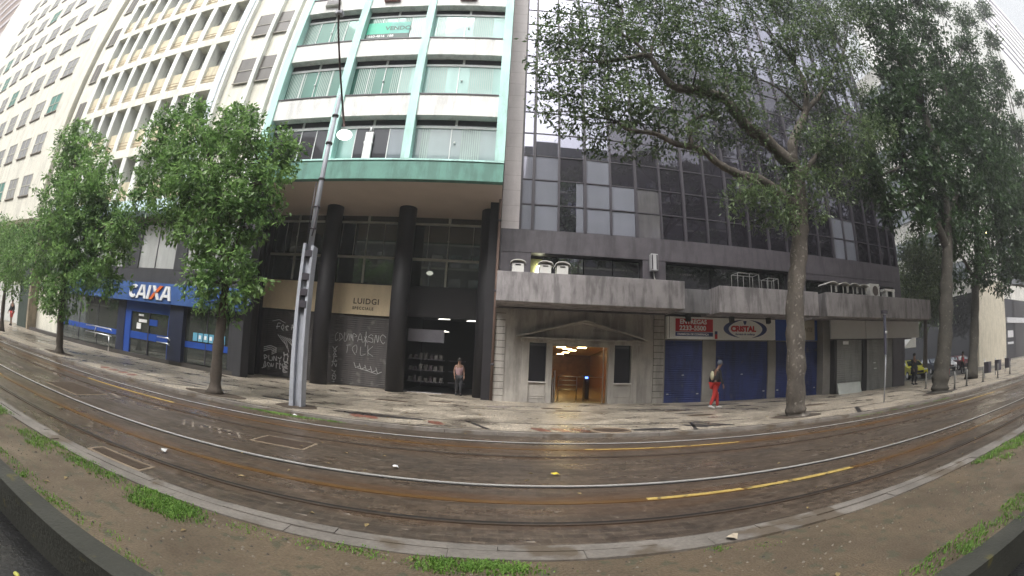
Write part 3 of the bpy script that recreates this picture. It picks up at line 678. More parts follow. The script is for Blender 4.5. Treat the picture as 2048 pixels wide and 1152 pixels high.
for k, x in enumerate((15.95, 16.85, 17.65, 18.4)):
    labs = ('open sided hooded condenser, the first from the fig trunk in the corner row', 'hooded condenser second from the fig trunk in the corner row', 'hooded condenser third from the fig trunk in the corner row', 'hooded condenser next to the big plain condenser')
    t = thing('air_conditioner', labs[k], 'air conditioner', (x, 17.0, 4.93), 'hooded condensers in a row over the corner shop')
    a = MB(); a.box(x - .28, x + .25, 16.95, 17.5, 4.93, 5.36); a.build('casing', m_rubber, t)
    a = MB()
    for n_ in range(6):
        f0, f1 = n_ / 6, (n_ + 1) / 6
        h0, h1 = .12 * math.sin(PI * f0), .12 * math.sin(PI * f1)
        a.prism([(x - .42 + .86 * f0, 5.38 + h0), (x - .42 + .86 * f1, 5.38 + h1), (x - .42 + .86 * f1, 5.41 + h1), (x - .42 + .86 * f0, 5.41 + h0)], 16.75, 17.55)
    a.build('hood', m_ac, t)
    a = MB(); a.box(x - .06, x - .02, 16.9, 16.94, 4.93, 5.42); a.box(x + .26, x + .38, 16.9, 17.3, 5.05, 5.38); build_each(a, 'support', m_ac, t)
t = thing('air_conditioner', 'largest plain condenser with a round fan, right of the hooded row', 'air conditioner', (19.5, 17, 4.93))
a = MB(); a.box(19.1, 19.95, 16.9, 17.4, 4.93, 5.62); a.build('casing', m_ac, t, bevel=.02)
a = MB(); a.tube([(19.55, 16.88, 5.25), (19.55, 16.9, 5.25)], .26, 20); a.build('fan', M('fan guard', (.12, .1, .09), .6), t)
t = thing('air_conditioner', 'smallest box condenser at the right end of the row over the corner shop', 'air conditioner', (20.9, 17, 4.93))
a = MB(); a.box(20.5, 21.5, 16.9, 17.3, 5.30, 5.42); a.box(20.6, 20.75, 16.9, 17.3, 4.93, 5.3); a.box(21.3, 21.45, 16.9, 17.3, 4.93, 5.3); a.build('casing', m_ac, t)
a = MB(); a.box(20.76, 21.29, 17.0, 17.3, 4.93, 5.29); a.build('grille', m_rubber, t)
for (x0, x1, z1, lab) in ((10.1, 11.25, 5.55, 'larger empty pale metal cage frame on the middle canopy'), (11.75, 12.35, 5.42, 'smaller empty metal cage frame beside the larger one')):
    t = thing('cage_frame', lab, 'metal frame', ((x0 + x1) / 2, 17, 4.9), 'metal cage frames on the middle canopy')
    a = MB(); zb = 4.86
    for x in (x0, (x0 * .45 + x1 * .55), x1):
        for y in (16.85, 17.4): a.tube([(x, y, zb), (x, y, z1)], .016, 6)
    for y in (16.85, 17.4): a.tube([(x0, y, z1), (x1, y, z1)], .016, 6)
    for x in (x0, x1): a.tube([(x, 16.85, z1), (x, 17.4, z1)], .016, 6)
    a.build('frame', M('pale painted tube', (.22, .22, .21), .5), t)

# ------------------------------------------------------------------ mint building on black columns (x -11.1 .. 0.1)
C = thing('mint_building', 'mint green and white building with glazed balconies standing on black columns', 'building', (-5.5, 18, 0))
MY = 16.6; MTOP = 36
sills = [9.39 + 3.33 * k for k in range(8)]
bots = [11.53 + 3.42 * k for k in range(8)]
sills = [9.38, 12.66, 16.04, 19.42, 22.8, 26.2, 29.6, 33.0]; bots = [11.54, 14.95, 18.35, 21.75, 25.15, 28.55, 31.9, 35.2]
a = MB(); a.box(-11.05, .06, MY, MY + .3, 8.5, 9.33); a.build('fascia', m_green, C)
a = MB(); a.box(-11.05, .06, MY - .04, MY + .3, 9.33, 9.40); a.build('fascia_ledge', m_mint, C)
a = MB(); a.box(-11.05, .06, MY + .3, 21.9, 8.5, 8.6); a.box(-12.44, -11.05, 18.3, 21.9, 8.5, 8.6); a.build('soffit', m_soffit, C)
for k in range(7):
    a = MB(); a.box(-11.0, .02, MY + .06, MY + 1.0, bots[k], sills[k + 1]); a.build('balcony_band', m_white, C)
    a = MB(); a.box(-11.0, .02, MY + .02, MY + .14, sills[k + 1] - .045, sills[k + 1] + .012); build_each(a, 'sill', m_frame, C)
CX = [(-11.06, -10.68), (-7.58, -7.2), (-4.13, -3.76), (-.32, .07)]
for (x0, x1) in CX:
    a = MB(); a.box(x0, x1, MY - .05, MY + 1.0, 9.40, MTOP); a.build('column', m_mint, C)
a = MB(); a.box(-11.05, .05, MY + .98, 30, 9.4, MTOP); a.box(-12.44, -4.35, 21.9, 30, 0, 8.6); a.box(-11.05, -4.35, 21.9, 30, 8.6, 9.4); a.box(-4.35, .05, 21.9, 30, 4.2, 9.4); a.build('body', m_cream2, C)
teal = glass('teal tinted glass', (.022, .12, .09), (.7, .9, .85), .05); tealp = glass('teal glass with pale curtain or painted reflection', (.26, .43, .40), (.8, .9, .9), .06)  # blurred reflections in the right bay are put into the pale pane colours
darkp = glass('dark balcony glass', (.014, .013, .02), (.8, .85, .9), .035); greyp = glass('glass with painted grey reflection', (.25, .31, .32), (.85, .9, .9), .07); palb = glass('blue grey reflecting panel', (.13, .16, .18), (.85, .9, .95), .08)
bays = [(-10.68, -7.58), (-7.2, -4.13), (-3.76, -.32)]
GYm = MY + .5
for k in range(7):
    z0 = (9.40 if k == 0 else sills[k]); z1 = bots[k]; zt = z1 - .42
    for bi, (x0, x1) in enumerate(bays):
        pan = [(0, .25), (.25, .5), (.5, .75), (.75, 1)] if bi < 2 else [(0, .45), (.45, 1)]
        a = MB()
        for pi, (f0, f1) in enumerate(pan):
            if k == 0: mi = [darkp, darkp, darkp, darkp][pi] if bi == 0 else ([tealp, darkp, darkp, palb][pi] if bi == 1 else greyp)
            elif k < 3: mi = [teal, teal, teal, teal][pi] if bi == 0 else ([teal, teal, teal, tealp][pi] if bi == 1 else tealp)
            else: mi = [teal, tealp, teal, teal][pi % 4]
            idx = [teal, tealp, darkp, greyp, palb].index(mi)
            xa, xb = x0 + (x1 - x0) * f0, x0 + (x1 - x0) * f1
            t_ = random.gauss(0, .004)
            a.quad((xa, GYm + t_, z0), (xb, GYm - t_, z0), (xb, GYm - t_, zt), (xa, GYm + t_, zt), idx)
        a.quad((x0, GYm, zt + .1), (x1, GYm, zt + .1), (x1, GYm, z1), (x0, GYm, z1), 2)
        wnd = a.build('balcony_glazing', [teal, tealp, darkp, greyp, palb], C)
        if k > 0 or bi == 2:
            cu_ = MB()
            for (f0, f1) in ((random.uniform(0, .1), random.uniform(.18, .34)), (random.uniform(.55, .65), random.uniform(.7, .95))):
                x = x0 + (x1 - x0) * f0; xe = x0 + (x1 - x0) * f1
                while x < xe: cu_.quad((x, GYm - .009, z0 + .02), (x + .05, GYm - .007, z0 + .02), (x + .05, GYm - .007, zt), (x, GYm - .009, zt)); x += .09
            cu_.build('curtain', M('pale curtain folds', (.36, .45, .42), .7, .1), wnd)
        b_ = MB(); b_.box(x0, x1, GYm - .05, GYm + .03, zt - .02, zt + .10)
        for pi, (f0, f1) in enumerate(pan[1:]): xa = x0 + (x1 - x0) * f0; b_.box(xa - .018, xa + .018, GYm - .03, GYm + .02, z0, zt - .02)
        xm = (x0 + x1) / 2; b_.box(xm - .05, xm + .05, GYm - .03, GYm + .02, zt + .1, z1); b_.box(x0, x1, GYm - .03, GYm + .02, z0, z0 + .03)
        b_.ball((xm, GYm - .05, z0 + 1.0), .05, 8)
        b_.build('window_frame', m_whiteal, wnd)
# things at balcony windows
t = thing('heater_box', 'tall white water heater box standing behind the lowest middle balcony window', 'heater', (-5.75, 16.95, 9.42))
a = MB(); a.box(-5.93, -5.57, 16.92, 17.05, 9.42, 10.85); a.box(-5.95, -5.55, 16.91, 17.04, 10.28, 10.40); a.build('casing', m_paper, t, bevel=.02)
a = MB(); a.tube([(-5.75, 16.98, 10.85), (-5.72, 16.98, 11.1)], .06, 8); a.build('flue', m_whiteal, t)
t = thing('for_sale_banner', 'green and white VENDO banner hanging in a third row balcony window', 'banner', (-6.2, 17.0, 16.5))
VY = 17.02
a = MB(); a.box(-7.15, -5.95, VY, VY + .01, 16.62, 17.5); a.build('green_panel', M('green banner', (.03, .5, .33), .5), t)
a = MB(); a.box(-5.95, -4.95, VY, VY + .01, 16.62, 17.5); a.build('teal_panel', M('banner cloth', (.10, .42, .36), .5), t)
a = MB(); a.box(-7.15, -4.95, VY - .006, VY, 16.40, 16.70); a.build('dark_strip', M('banner strip', (.02, .06, .05), .5), t)
text_part('lettering', 'VENDO', .38, (-6.2, VY - .005, 16.95), M('dark green letters', (.01, .09, .07), .5), t, .003, .012)
text_part('lettering', '2660-4816  188', .22, (-7.1, VY - .01, 16.47), m_wl, t, .002, .004)
for (x, lab) in ((-9.4, 'window air conditioner poking from the white band, left bay'), (-6.1, 'reddish air conditioner in the white band, middle bay'), (-2.2, 'reddish air conditioner in the white band, right bay')):
    t = thing('air_conditioner', lab, 'air conditioner', (x, 16.5, 18.9), 'air conditioners high on the mint building')
    a = MB(); a.box(x - .42, x + .42, 16.45, 16.66, 18.72, 19.12); a.build('casing', M('rusty ac casing', (.32, .16, .16), .6) if x > -9 else m_ac, t, bevel=.02)
    a = MB(); a.box(x - .35, x + .35, 16.435, 16.45, 18.78, 19.06); a.build('grille', m_frame, t)

# ground floor of the mint building
for x in (-12.0, -7.95, -4.27, -.38):
    a = MB(); a.cyl(x, 20.15, SW, 8.5, .42, 24); a.build('ground_column', m_black, C)
BY = 21.4
a = MB(); a.box(-12.4, -11.95, BY - .3, BY + .3, 0, 8.5); a.box(-8.75, -8.0, BY - .05, BY + .3, 0, 8.5); a.box(-4.85, -4.2, BY - .05, BY + .3, 0, 8.5); a.box(-.4, .06, 18.9, BY + .5, 0, 8.5); a.box(-12.4, 0, BY + .3, BY + .4, 3.6, 8.5)
a.box(-11.95, -.4, BY + .02, BY + .3, 4.95, 5.06)
a.build('ground_wall', [m_black], C)
gdark = glass('dark shopfront glass', (.018, .022, .017), (.75, .8, .75), .14, var=.4)
for (x0, x1) in ((-11.95, -8.75), (-8.0, -4.85), (-4.2, -.4)):
    a = MB(); a.box(x0, x1, BY + .1, BY + .12, 5.06, 8.5); wnd = a.build('upper_glazing', gdark, C)
    b_ = MB(); xm = (x0 + x1) / 2 - .1; b_.box(x0, x1, BY + .02, BY + .09, 8.1, 8.2); b_.box(x0, x1, BY + .02, BY + .09, 6.30, 6.42); b_.box(xm - .02, xm + .02, BY + .04, BY + .09, 6.42, 8.1); b_.box(xm - .05, xm + .05, BY + .03, BY + .088, 5.06, 6.3); b_.box(xm - .06, xm + .06, BY + .03, BY + .088, 8.2, 8.5)
    b_.box(x0 + .8, x0 + .82, BY + .06, BY + .09, 6.42, 8.1); b_.box(x1 - .8, x1 - .78, BY + .06, BY + .09, 6.42, 8.1); b_.ball((xm, BY + .03, 7.3), .05, 8)
    b_.build('window_frame', M('dull aluminium', (.42, .42, .38), .5), wnd)
# graffiti
m_graf = M('white spray paint', (.40, .39, .39), .7, .2, 6)
def word(s, x, z, h, w_, b_, y, lw=.028, wob=.05):
    G = {'F': [[(0, 0), (.05, 1), (.8, 1.05)], [(0, .55), (.6, .58)]], 'O': [[(.4, 0), (0, .5), (.4, 1), (.8, .5), (.4, 0)]], 'R': [[(0, 0), (0, 1), (.6, .85), (.05, .5), (.7, 0)]], 'A': [[(0, 0), (.4, 1), (.8, 0)], [(.15, .4), (.65, .4)]],
         'T': [[(0, 1), (.8, 1)], [(.4, 1), (.4, 0)]], 'E': [[(.8, 1), (0, 1), (0, 0), (.8, 0)], [(0, .5), (.6, .5)]], 'S': [[(.8, .9), (.3, 1), (.1, .75), (.7, .4), (.6, .05), (0, .1)]], 'N': [[(0, 0), (.1, 1), (.6, 0), (.8, 1)]],
         'C': [[(.85, .85), (.4, 1), (.05, .5), (.4, 0), (.9, .15)]], 'D': [[(0, 0), (0, 1), (.7, .6), (.6, .1), (0, 0)]], 'U': [[(0, 1), (.1, .1), (.6, 0), (.8, 1)]], 'L': [[(0, 1), (0, 0), (.8, 0)]], 'P': [[(0, 0), (0, 1), (.7, .8), (0, .5)]],
         'I': [[(.3, 0), (.35, 1)]], 'V': [[(0, 1), (.4, 0), (.8, 1)]], 'K': [[(0, 0), (0, 1)], [(.8, 1), (0, .45), (.8, 0)]], 'M': [[(0, 0), (.15, 1), (.4, .4), (.65, 1), (.8, 0)]], 'B': [[(0, 0), (0, 1), (.6, .8), (.1, .5), (.7, .25), (0, 0)]], 'H': [[(0, 0), (0, 1)], [(.8, 0), (.8, 1)], [(0, .5), (.8, .5)]],
         '*': [[(.4, -.2), (.4, 1.2)], [(.1, .8), (.7, .2)], [(.1, .2), (.7, .8)]], 'Y': [[(0, 1), (.4, .5), (.8, 1)], [(.4, .5), (.4, 0)]], 'X': [[(0, 1), (.8, 0)], [(0, 0), (.8, 1)]], '-': [[(.1, .5), (.7, .5)]], '=': [[(.1, .35), (.7, .35)], [(.1, .65), (.7, .65)]], ' ': []}
    for ch in s:
        for st in G.get(ch, []):
            pp = [(x + p[0] * w_ + random.uniform(-wob, wob), z + p[1] * h + random.uniform(-wob, wob)) for p in st]; sm = []
            for q in range(len(pp) - 1):
                p0, p1, p2, p3 = pp[max(q - 1, 0)], pp[q], pp[q + 1], pp[min(q + 2, len(pp) - 1)]
                for u_ in range(5):
                    u = u_ / 5; sm.append(tuple(.5 * (2 * p1[c] + (p2[c] - p0[c]) * u + (2 * p0[c] - 5 * p1[c] + 4 * p2[c] - p3[c]) * u * u + (3 * p1[c] - p0[c] - 3 * p2[c] + p3[c]) * u ** 3) for c in (0, 1)))
            b_.ribbon(sm + [pp[-1]], lw, y)
        x += w_ * 1.15
def vword(s, x, z, h, w_, b_, y, lw=.03):
    for ch in s: word(ch, x, z, h, w_, b_, y, lw); z -= h * 1.25
sh1 = shutter(-11.93, -8.76, .08, 3.52, BY, m_gshut, C, .1); sh2 = shutter(-7.98, -4.87, .08, 3.52, BY, m_gshut, C, .1)
random.seed(5); b_ = MB(); y_ = BY - .024
word('FORA TE', -11.0, 2.45, .26, .24, b_, y_, .03)
for q in range(9): b_.ribbon([(-10.9 + q * .14, 2.2 - q * .03), (-10.6 + q * .12, 1.9), (-10.4 + q * .11, 1.75 - (q % 3) * .2)], .03, y_)
for q in range(3): b_.ribbon([(-11.7, 1.28 + q * .1), (-11.3, 1.42 + q * .09), (-10.9, 1.3 + q * .1), (-11.2, 1.16 + q * .08)], .04, y_)
word('PUNY', -11.6, .82, .24, .24, b_, y_, .05); word('BONTCH', -11.6, .5, .22, .19, b_, y_, .045); vword('HUSE', -10.45, 1.1, .2, .3, b_, y_, .06); vword('OCXI', -9.75, 1.5, .22, .26, b_, y_, .045)
b_.ribbon([(-11.75, .4), (-11.5, .5)], .04, y_); b_.ribbon([(-11.3, 2.85), (-10.9, 2.95), (-10.5, 2.8)], .02, y_)
b_.build('graffiti', M('bright spray paint', (.62, .6, .6), .7, .2, 6), sh1)
b_ = MB()
word('CDUMPA', -7.7, 2.2, .36, .22, b_, y_, .02); word('*', -6.2, 2.1, .5, .28, b_, y_, .024); word('SNC', -5.92, 2.2, .38, .26, b_, y_, .024); word('TOLK', -7.1, 1.6, .42, .34, b_, y_, .018)
for q in range(5): b_.ribbon([(-6.6 + q * .28, 1.2 - q * .04), (-6.5 + q * .28, .95 - q * .05), (-6.3 + q * .28, 1.05 - q * .05)], .026, y_)
b_.ribbon([(-6.4, .95), (-5.7, .8), (-5.4, .72)], .025, y_)
vword('YOATHNZYAO=', -7.72, 1.75, .13, .26, b_, y_, .035)
b_.build('graffiti', m_graf, sh2)
# sign boards
t = thing('shop_board', 'blank beige board over the left graffiti shutter, partly behind the street pole', 'sign', (-10.5, BY - .1, 3.5)); a = MB(); a.box(-12.0, -8.66, BY - .12, BY - .02, 3.5, 4.98); a.build('sign_panel', m_beige, t)
t = thing('shop_board', 'beige board with brown LUIDGI SPECCIALE lettering over the right graffiti shutter', 'sign', (-6.5, BY - .1, 3.5)); a = MB(); a.box(-8.05, -4.9, BY - .12, BY - .02, 3.5, 4.98); a.build('sign_panel', m_beige, t)
m_brn = M('dark brown lettering', (.06, .04, .03), .6)
ly = BY - .135
text_part('lettering', 'LUIDGI', .38, (-6.84, ly, 4.02), m_brn, t, .008, .006, space=1.13, sx=1.0)
text_part('lettering', 'SPECCIALE', .19, (-6.85, ly, 3.74), m_brn, t, .008, .006, space=1.40, sx=.88)
# open shop bay
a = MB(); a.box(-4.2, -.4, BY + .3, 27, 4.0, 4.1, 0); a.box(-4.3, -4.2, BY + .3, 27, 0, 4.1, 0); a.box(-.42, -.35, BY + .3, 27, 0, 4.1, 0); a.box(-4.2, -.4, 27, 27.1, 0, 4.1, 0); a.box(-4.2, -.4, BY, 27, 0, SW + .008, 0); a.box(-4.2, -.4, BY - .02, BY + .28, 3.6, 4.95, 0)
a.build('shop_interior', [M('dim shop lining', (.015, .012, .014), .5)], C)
for (x, y, z) in ((-2.4, 22.2, 3.60), (-1.02, 22.2, 3.58), (-2.4, 22.1, 2.98)):
    a = MB(); a.prism([(x - .3, z), (x + .28, z + .02), (x + .08, z + .07), (x - .12, z + .06)], y - .1, y + .1); a.build('shop_lamp', m_lamp, C)
a = MB(); a.box(-4.1, -2.35, 21.9, 22.1, 2.45, 3.05); a.build('light_box', M('dim panel', (.22, .21, .24), .3), C)
a = MB()
for z in (.5, 1.05, 1.6): a.box(-4.1, -2.3, 22.0, 22.5, z, z + .04); a.box(-2.1, -1.3, 22.4, 22.8, z, z + .04)
build_each(a, 'shelf', m_frame, C)
random.seed(9)
a = MB()
for z in (.54, 1.09, 1.64):
    for q in range(7):
        x = -4.0 + q * .25 + random.uniform(-.03, .03); a.box(x, x + .16, 22.05, 22.3, z, z + random.uniform(.15, .3), q % 3)
build_each(a, 'goods', [M('goods a', (.05, .045, .04), .6), M('goods b', (.03, .02, .025), .6), M('goods c', (.08, .075, .07), .6)], C)
a = MB(); a.box(-4.15, -2.2, BY - .5, BY - .2, SW + .004, SW + .02); a.build('door_mat', M('wet bright step', (.5, .48, .5), .2), C)
# downpipe between the two buildings
t = thing('downpipe', 'brown rusty downpipe running down between the mint building and the stone pilaster', 'pipe', (.02, 18.4, 0))
a = MB(); a.tube([(.02, 18.5, .1), (.02, 18.5, 9)], .06, 8); a.build('pipe', M('rusty pipe', (.14, .09, .07), .7, .4, 2, .4), t)
a = MB()
for z in (1.5, 4.5, 7.5): a.tube([(.02, 18.5, z), (.02, 18.5, z + .08)], .08, 10)
build_each(a, 'bracket', m_frame, t)

# ------------------------------------------------------------------ bank building with the fins (x -30 .. -11.1)
B = thing('finned_building', 'cream building with tall white vertical fins above the blue bank front', 'building', (-20, 17, 0))
BYF = 16.8; BTOP = 38
beams = [7.35, 10.62, 14.1, 17.5, 20.9, 24.3, 27.7, 31.1, 34.5]
a = MB(); a.box(-31.2, -12.45, BYF + 1.5, 40, 7.3, 8.7); a.box(-31.2, -11.1, BYF + 1.5, 40, 8.7, BTOP); a.box(-15.3, -11.12, BYF + .35, BYF + 1.5, 7.9, BTOP); a.box(-31.2, -28.6, BYF + .35, BYF + 1.5, 7.3, BTOP); a.box(-31.2, -12.45, BYF + 1.5, 40, 0, 7.3)
a.build('wall', m_cream, B)
fx = [-15.45 - 1.455 * k for k in range(10)]
for x in fx:
    a = MB(); a.box(x - .2, x + .2, BYF, BYF + .8, 7.9, BTOP); a.build('fin', m_fin, B)
a = MB(); a.box(-15.62, -15.15, BYF - .03, BYF + 1.4, 7.35, BTOP); a.build('end_fin', M('pale blue white end fin', (.68, .74, .80), .6, .06), B)
for k, z in enumerate(beams):
    a = MB(); a.box(-28.75, -15.62, BYF - .012, BYF + 1.5, z, z + (.52 if k else .6)); a.build('beam', m_yel if k else M('pale blue slab edge', (.55, .70, .74), .6, .06), B)
gfin = glass('finned bay glass', (.62, .62, .58), (.75, .8, .8), .12, var=.3)
mp_ = M('aged yellow parapet', (.70, .63, .46), .75, .15, 1.5, streak=.25)
for k in range(len(beams) - 1):
    a = MB(); a.box(-28.7, -15.7, BYF + .85, BYF + .89, beams[k] + 1.15, beams[k + 1]); a.build('glazing_band', gfin, B)
    a = MB(); a.box(-28.7, -15.7, BYF + .22, BYF + .32, beams[k] + .5, beams[k] + 1.8); a.build('parapet', mp_, B)
    a = MB()
    for zz in (1.0, 1.2, 1.4): a.tube([(-28.7, BYF + .12, beams[k] + zz - .35), (-15.7, BYF + .12, beams[k] + zz - .35)], .022, 6)
    a.build('railing', M('tan railing tube', (.45, .33, .22), .6), B)
# right strip with ribs and windows
a = MB()
for x in (-15.05, -13.05, -11.75, -11.25): a.box(x - .12, x + .12, BYF + .05, BYF + .37, 7.9, BTOP)
build_each(a, 'rib', m_fin, B)
bwin = glass('brownish window glass', (.12, .11, .10), (.75, .75, .75), .05, var=.3)
for k in range(8):
    z0 = 11.05 + 3.35 * k
    for (x0, x1) in ((-14.35, -13.2), (-12.9, -11.9)):
        a = MB(); a.box(x0, x1, BYF + .30, BYF + .345, z0, z0 + 1.65); wnd = a.build('window', bwin, B)
        b_ = MB(); b_.box(x0 - .02, x1 + .02, BYF + .27, BYF + .30, z0 + .78, z0 + .84); b_.box(x0 - .05, x1 + .05, BYF + .22, BYF + .30, z0 - .06, z0); xm = (x0 + x1) / 2
        b_.box(x0 - .02, x0 + .03, BYF + .27, BYF + .30, z0, z0 + 1.65); b_.box(x1 - .03, x1 + .02, BYF + .27, BYF + .30, z0, z0 + 1.65)
        b_.build('window_frame', M('weathered frame', (.32, .3, .26), .6), wnd)
    a = MB(); a.box(-30.6, -29.6, BYF + .30, BYF + .345, z0, z0 + 1.65); wnd = a.build('window', bwin, B)
    b_ = MB(); b_.box(-30.65, -29.55, BYF + .22, BYF + .30, z0 - .06, z0); b_.box(-30.12, -30.06, BYF + .27, BYF + .30, z0, z0 + 1.65); b_.build('window_frame', bpy.data.materials['weathered frame'], wnd)
# bank storeys under the slab
a = MB(); a.box(-30.5, -11.15, BYF + .85, BYF + 1.5, 6.95, 7.3); a.build('olive_lintel', M('olive stone strip', (.16, .15, .09), .7), B)
m_dkpan = M('charcoal cladding', (.045, .045, .05), .45, .2, 1, streak=.2)
YB = 17.6
a = MB()
wins = [(-22.85, -19.72), (-18.55, -15.65), (-14.85, -11.7), (-27.2, -24.1)]
a.box(-30.5, -11.15, YB + .02, YB + .3, 3.85, 4.55)
xs = sorted([-30.5, -11.15] + [v for p in wins for v in p])
for i in range(0, len(xs) - 1, 2): a.box(xs[i], xs[i + 1], YB + .0, YB + .3, 4.55, 6.95)
a.box(-11.5, -10.75, YB - .1, YB + .6, 0, 8.45); a.box(-30.5, -11.2, YB + .3, YB + .35, 6.8, 6.95)
a.build('charcoal_wall', m_dkpan, B)
m_curt = glass('window with white curtain', (.42, .43, .42), (.8, .8, .8), .18, var=.22, sc=1.2)
for (x0, x1) in wins:
    a = MB(); a.box(x0, x1, YB + .1, YB + .12, 4.55, 6.85); wnd = a.build('curtained_window', m_curt, B)
    b_ = MB(); xm = x0 + (x1 - x0) * .48; b_.box(xm - .02, xm + .02, YB + .06, YB + .1, 4.55, 6.85); b_.box(x0, x1, YB + .05, YB + .1, 4.52, 4.6); b_.build('window_frame', m_frame, wnd)
# bank front at street level
gl_bank = glass('bank glass', (.035, .04, .035), (.8, .85, .85), .2, var=.5, sc=1.5)
m_inner = M('bank interior back', (.12, .10, .08), .7, .5, 1.5)
for (x0, x1, nm) in ((-25.9, -19.7, 'shop_window'), (-14.3, -11.55, 'shop_window')):
    a = MB(); a.box(x0, x1, YB + .05, YB + .07, .3, 2.85); wnd = a.build(nm, gl_bank, B)
    b_ = MB(); b_.box(x0, x1, YB + .03, YB + .045, 1.0, 1.28); build_each(b_, 'blue_band', m_blue_d, wnd)
    b_ = MB(); x = x0
    while x <= x1 + .01: b_.box(x - .025, x + .025, YB + .02, YB + .06, .3, 2.85); x += (x1 - x0) / (3 if x1 - x0 > 4 else 2)
    b_.build('window_frame', m_frame, wnd)
a = MB()
for q in range(6): a.box(-13.75 + q * .34, -13.75 + q * .34 + .28, YB + .0, YB + .02, 1.34, 1.72)
build_each(a, 'poster', M('pale blue poster', (.12, .35, .5), .5), B)
a = MB()
for q in range(3): a.box(-13.7 + q * .34 + .34, -13.7 + q * .34 + .48, YB - .01, YB + .0, 1.45, 1.62)
build_each(a, 'poster_mark', m_paper, B)
a = MB(); a.box(-31.0, -11.2, YB - .12, YB + .9, 0, .26); a.build('step', M('dark stone plinth', (.06, .055, .05), .5, .2), B)
a = MB(); a.box(-15.25, -14.3, YB - .25, YB + .3, .26, 2.85); a.box(-19.7, -19.0, YB - .05, YB + .3, .26, 2.85); a.box(-11.55, -11.2, YB - .05, YB + .3, .26, 2.85); a.box(-26.6, -25.9, YB - .05, YB + .3, .26, 2.85); build_each(a, 'pier', M('dark navy pier', (.02, .025, .05), .4), B)
a = MB(); a.box(-19.0, -18.5, YB - .02, YB + .1, .26, 2.6); a.box(-15.5, -15.25, YB - .02, YB + .1, .26, 2.6); a.box(-18.5, -15.5, YB - .02, YB + .1, 2.35, 2.6); a.box(-19.0, -15.25, YB - .02, YB + .1, 2.6, 2.85); dr = a.build('door_frame', m_blue_d, B)
a = MB(); a.box(-18.5, -15.5, YB + .06, YB + .08, .26, 2.35); dr = a.build('glass_door', gl_bank, B)
b_ = MB(); b_.box(-18.5, -15.5, YB + .03, YB + .05, 1.0, 1.35); b_.box(-17.0, -16.35, YB + .02, YB + .045, 1.75, 2.05); build_each(b_, 'blue_band', m_blue_d, dr)
b_ = MB(); b_.box(-18.0, -17.65, YB + .02, YB + .045, 1.5, 1.8); b_.box(-17.85, -17.2, YB + .02, YB + .045, 1.85, 2.0); b_.box(-17.9, -17.5, YB + .02, YB + .045, 2.15, 2.25); build_each(b_, 'notice', m_paper, dr)
b_ = MB(); b_.box(-17.03, -16.97, YB + .0, YB + .05, .26, 2.35); b_.build('door_stile', m_frame, dr)
a = MB(); a.tube([(-10.62, YB - .12, 3.3), (-10.62, YB - .10, 3.3)], .17, 20); a.build('house_number_plate', m_navy, B)
a = MB(); a.tube([(-10.62, YB - .128, 3.3), (-10.62, YB - .12, 3.3)], .12, 20); a.build('plate_face', M('blue white plate face', (.35, .42, .6), .5), B)
# bank sign
CS = thing('bank_sign', 'long blue bank fascia with white and orange CAIXA lettering', 'sign', (-18.5, 17.2, 2.85))
SYB = 17.15
a = MB(); a.box(-25.6, -10.75, SYB, YB, 2.84, 3.80); a.build('sign_panel', m_blue, CS)
a = MB()
for q in range(1, 10): xq = -25.6 + q * 1.62; a.box(xq - .006, xq + .006, SYB - .003, SYB + .01, 2.84, 3.80)
a.build('panel_joints', m_navy, CS)
def stroke(b_, x0, z0, x1, z1, w_, m=0):
    b_.prism([(x0 - w_ / 2, z0), (x0 + w_ / 2, z0), (x1 + w_ / 2, z1), (x1 - w_ / 2, z1)], SYB - .07, SYB + .002, m)
zb, zt, sl = 2.99, 3.66, .14
m_sil = M('white silver letters', (.74, .75, .77), .35, .05); m_org = M('orange letter stroke', (.72, .15, .03), .4, .05)
def letC(x, w_):
    b_ = MB(); n = 14; cx0 = x + w_ / 2; cz = (zb + zt) / 2
    for k in range(n):
        q0 = R(50 + 260 * k / n); q1 = R(50 + 260 * (k + 1) / n)
        def P(q, r1, r2): z_ = cz + r2 * math.sin(q); return (cx0 + r1 * math.cos(q) + sl * (z_ - zb) / (zt - zb), z_)
        b_.prism([P(q0, w_ / 2, .335), P(q1, w_ / 2, .335), P(q1, w_ / 2 - .17, .185), P(q0, w_ / 2 - .17, .185)], SYB - .07, SYB + .002)
    return b_
letC(-18.45, .70).build('letter', m_sil, CS)
b_ = MB(); stroke(b_, -17.72, zb, -17.35, zt, .17); stroke(b_, -17.08, zb, -17.22, zt, .17); b_.box(-17.55, -17.15, SYB - .069, SYB + .002, zb + .14, zb + .27); b_.build('letter', m_sil, CS)
b_ = MB(); stroke(b_, -16.85, zb, -16.85 + sl, zt, .19); b_.build('letter', m_sil, CS)
b_ = MB(); zm = (zb + zt) / 2; stroke(b_, -16.6, zb, -16.28, zm, .22, 1); stroke(b_, -16.20, zm + .03, -15.86, zt, .22, 1); stroke(b_, -16.05, zb, -16.20, zm - .02, .2, 0); stroke(b_, -16.28, zm + .02, -16.42, zt, .2, 0); b_.build('letter', [m_sil, m_org], CS)
b_ = MB(); stroke(b_, -15.82, zb, -15.45, zt, .17); stroke(b_, -15.2, zb, -15.32, zt, .17); b_.box(-15.65, -15.25, SYB - .069, SYB + .002, zb + .14, zb + .27); b_.build('letter', m_sil, CS)
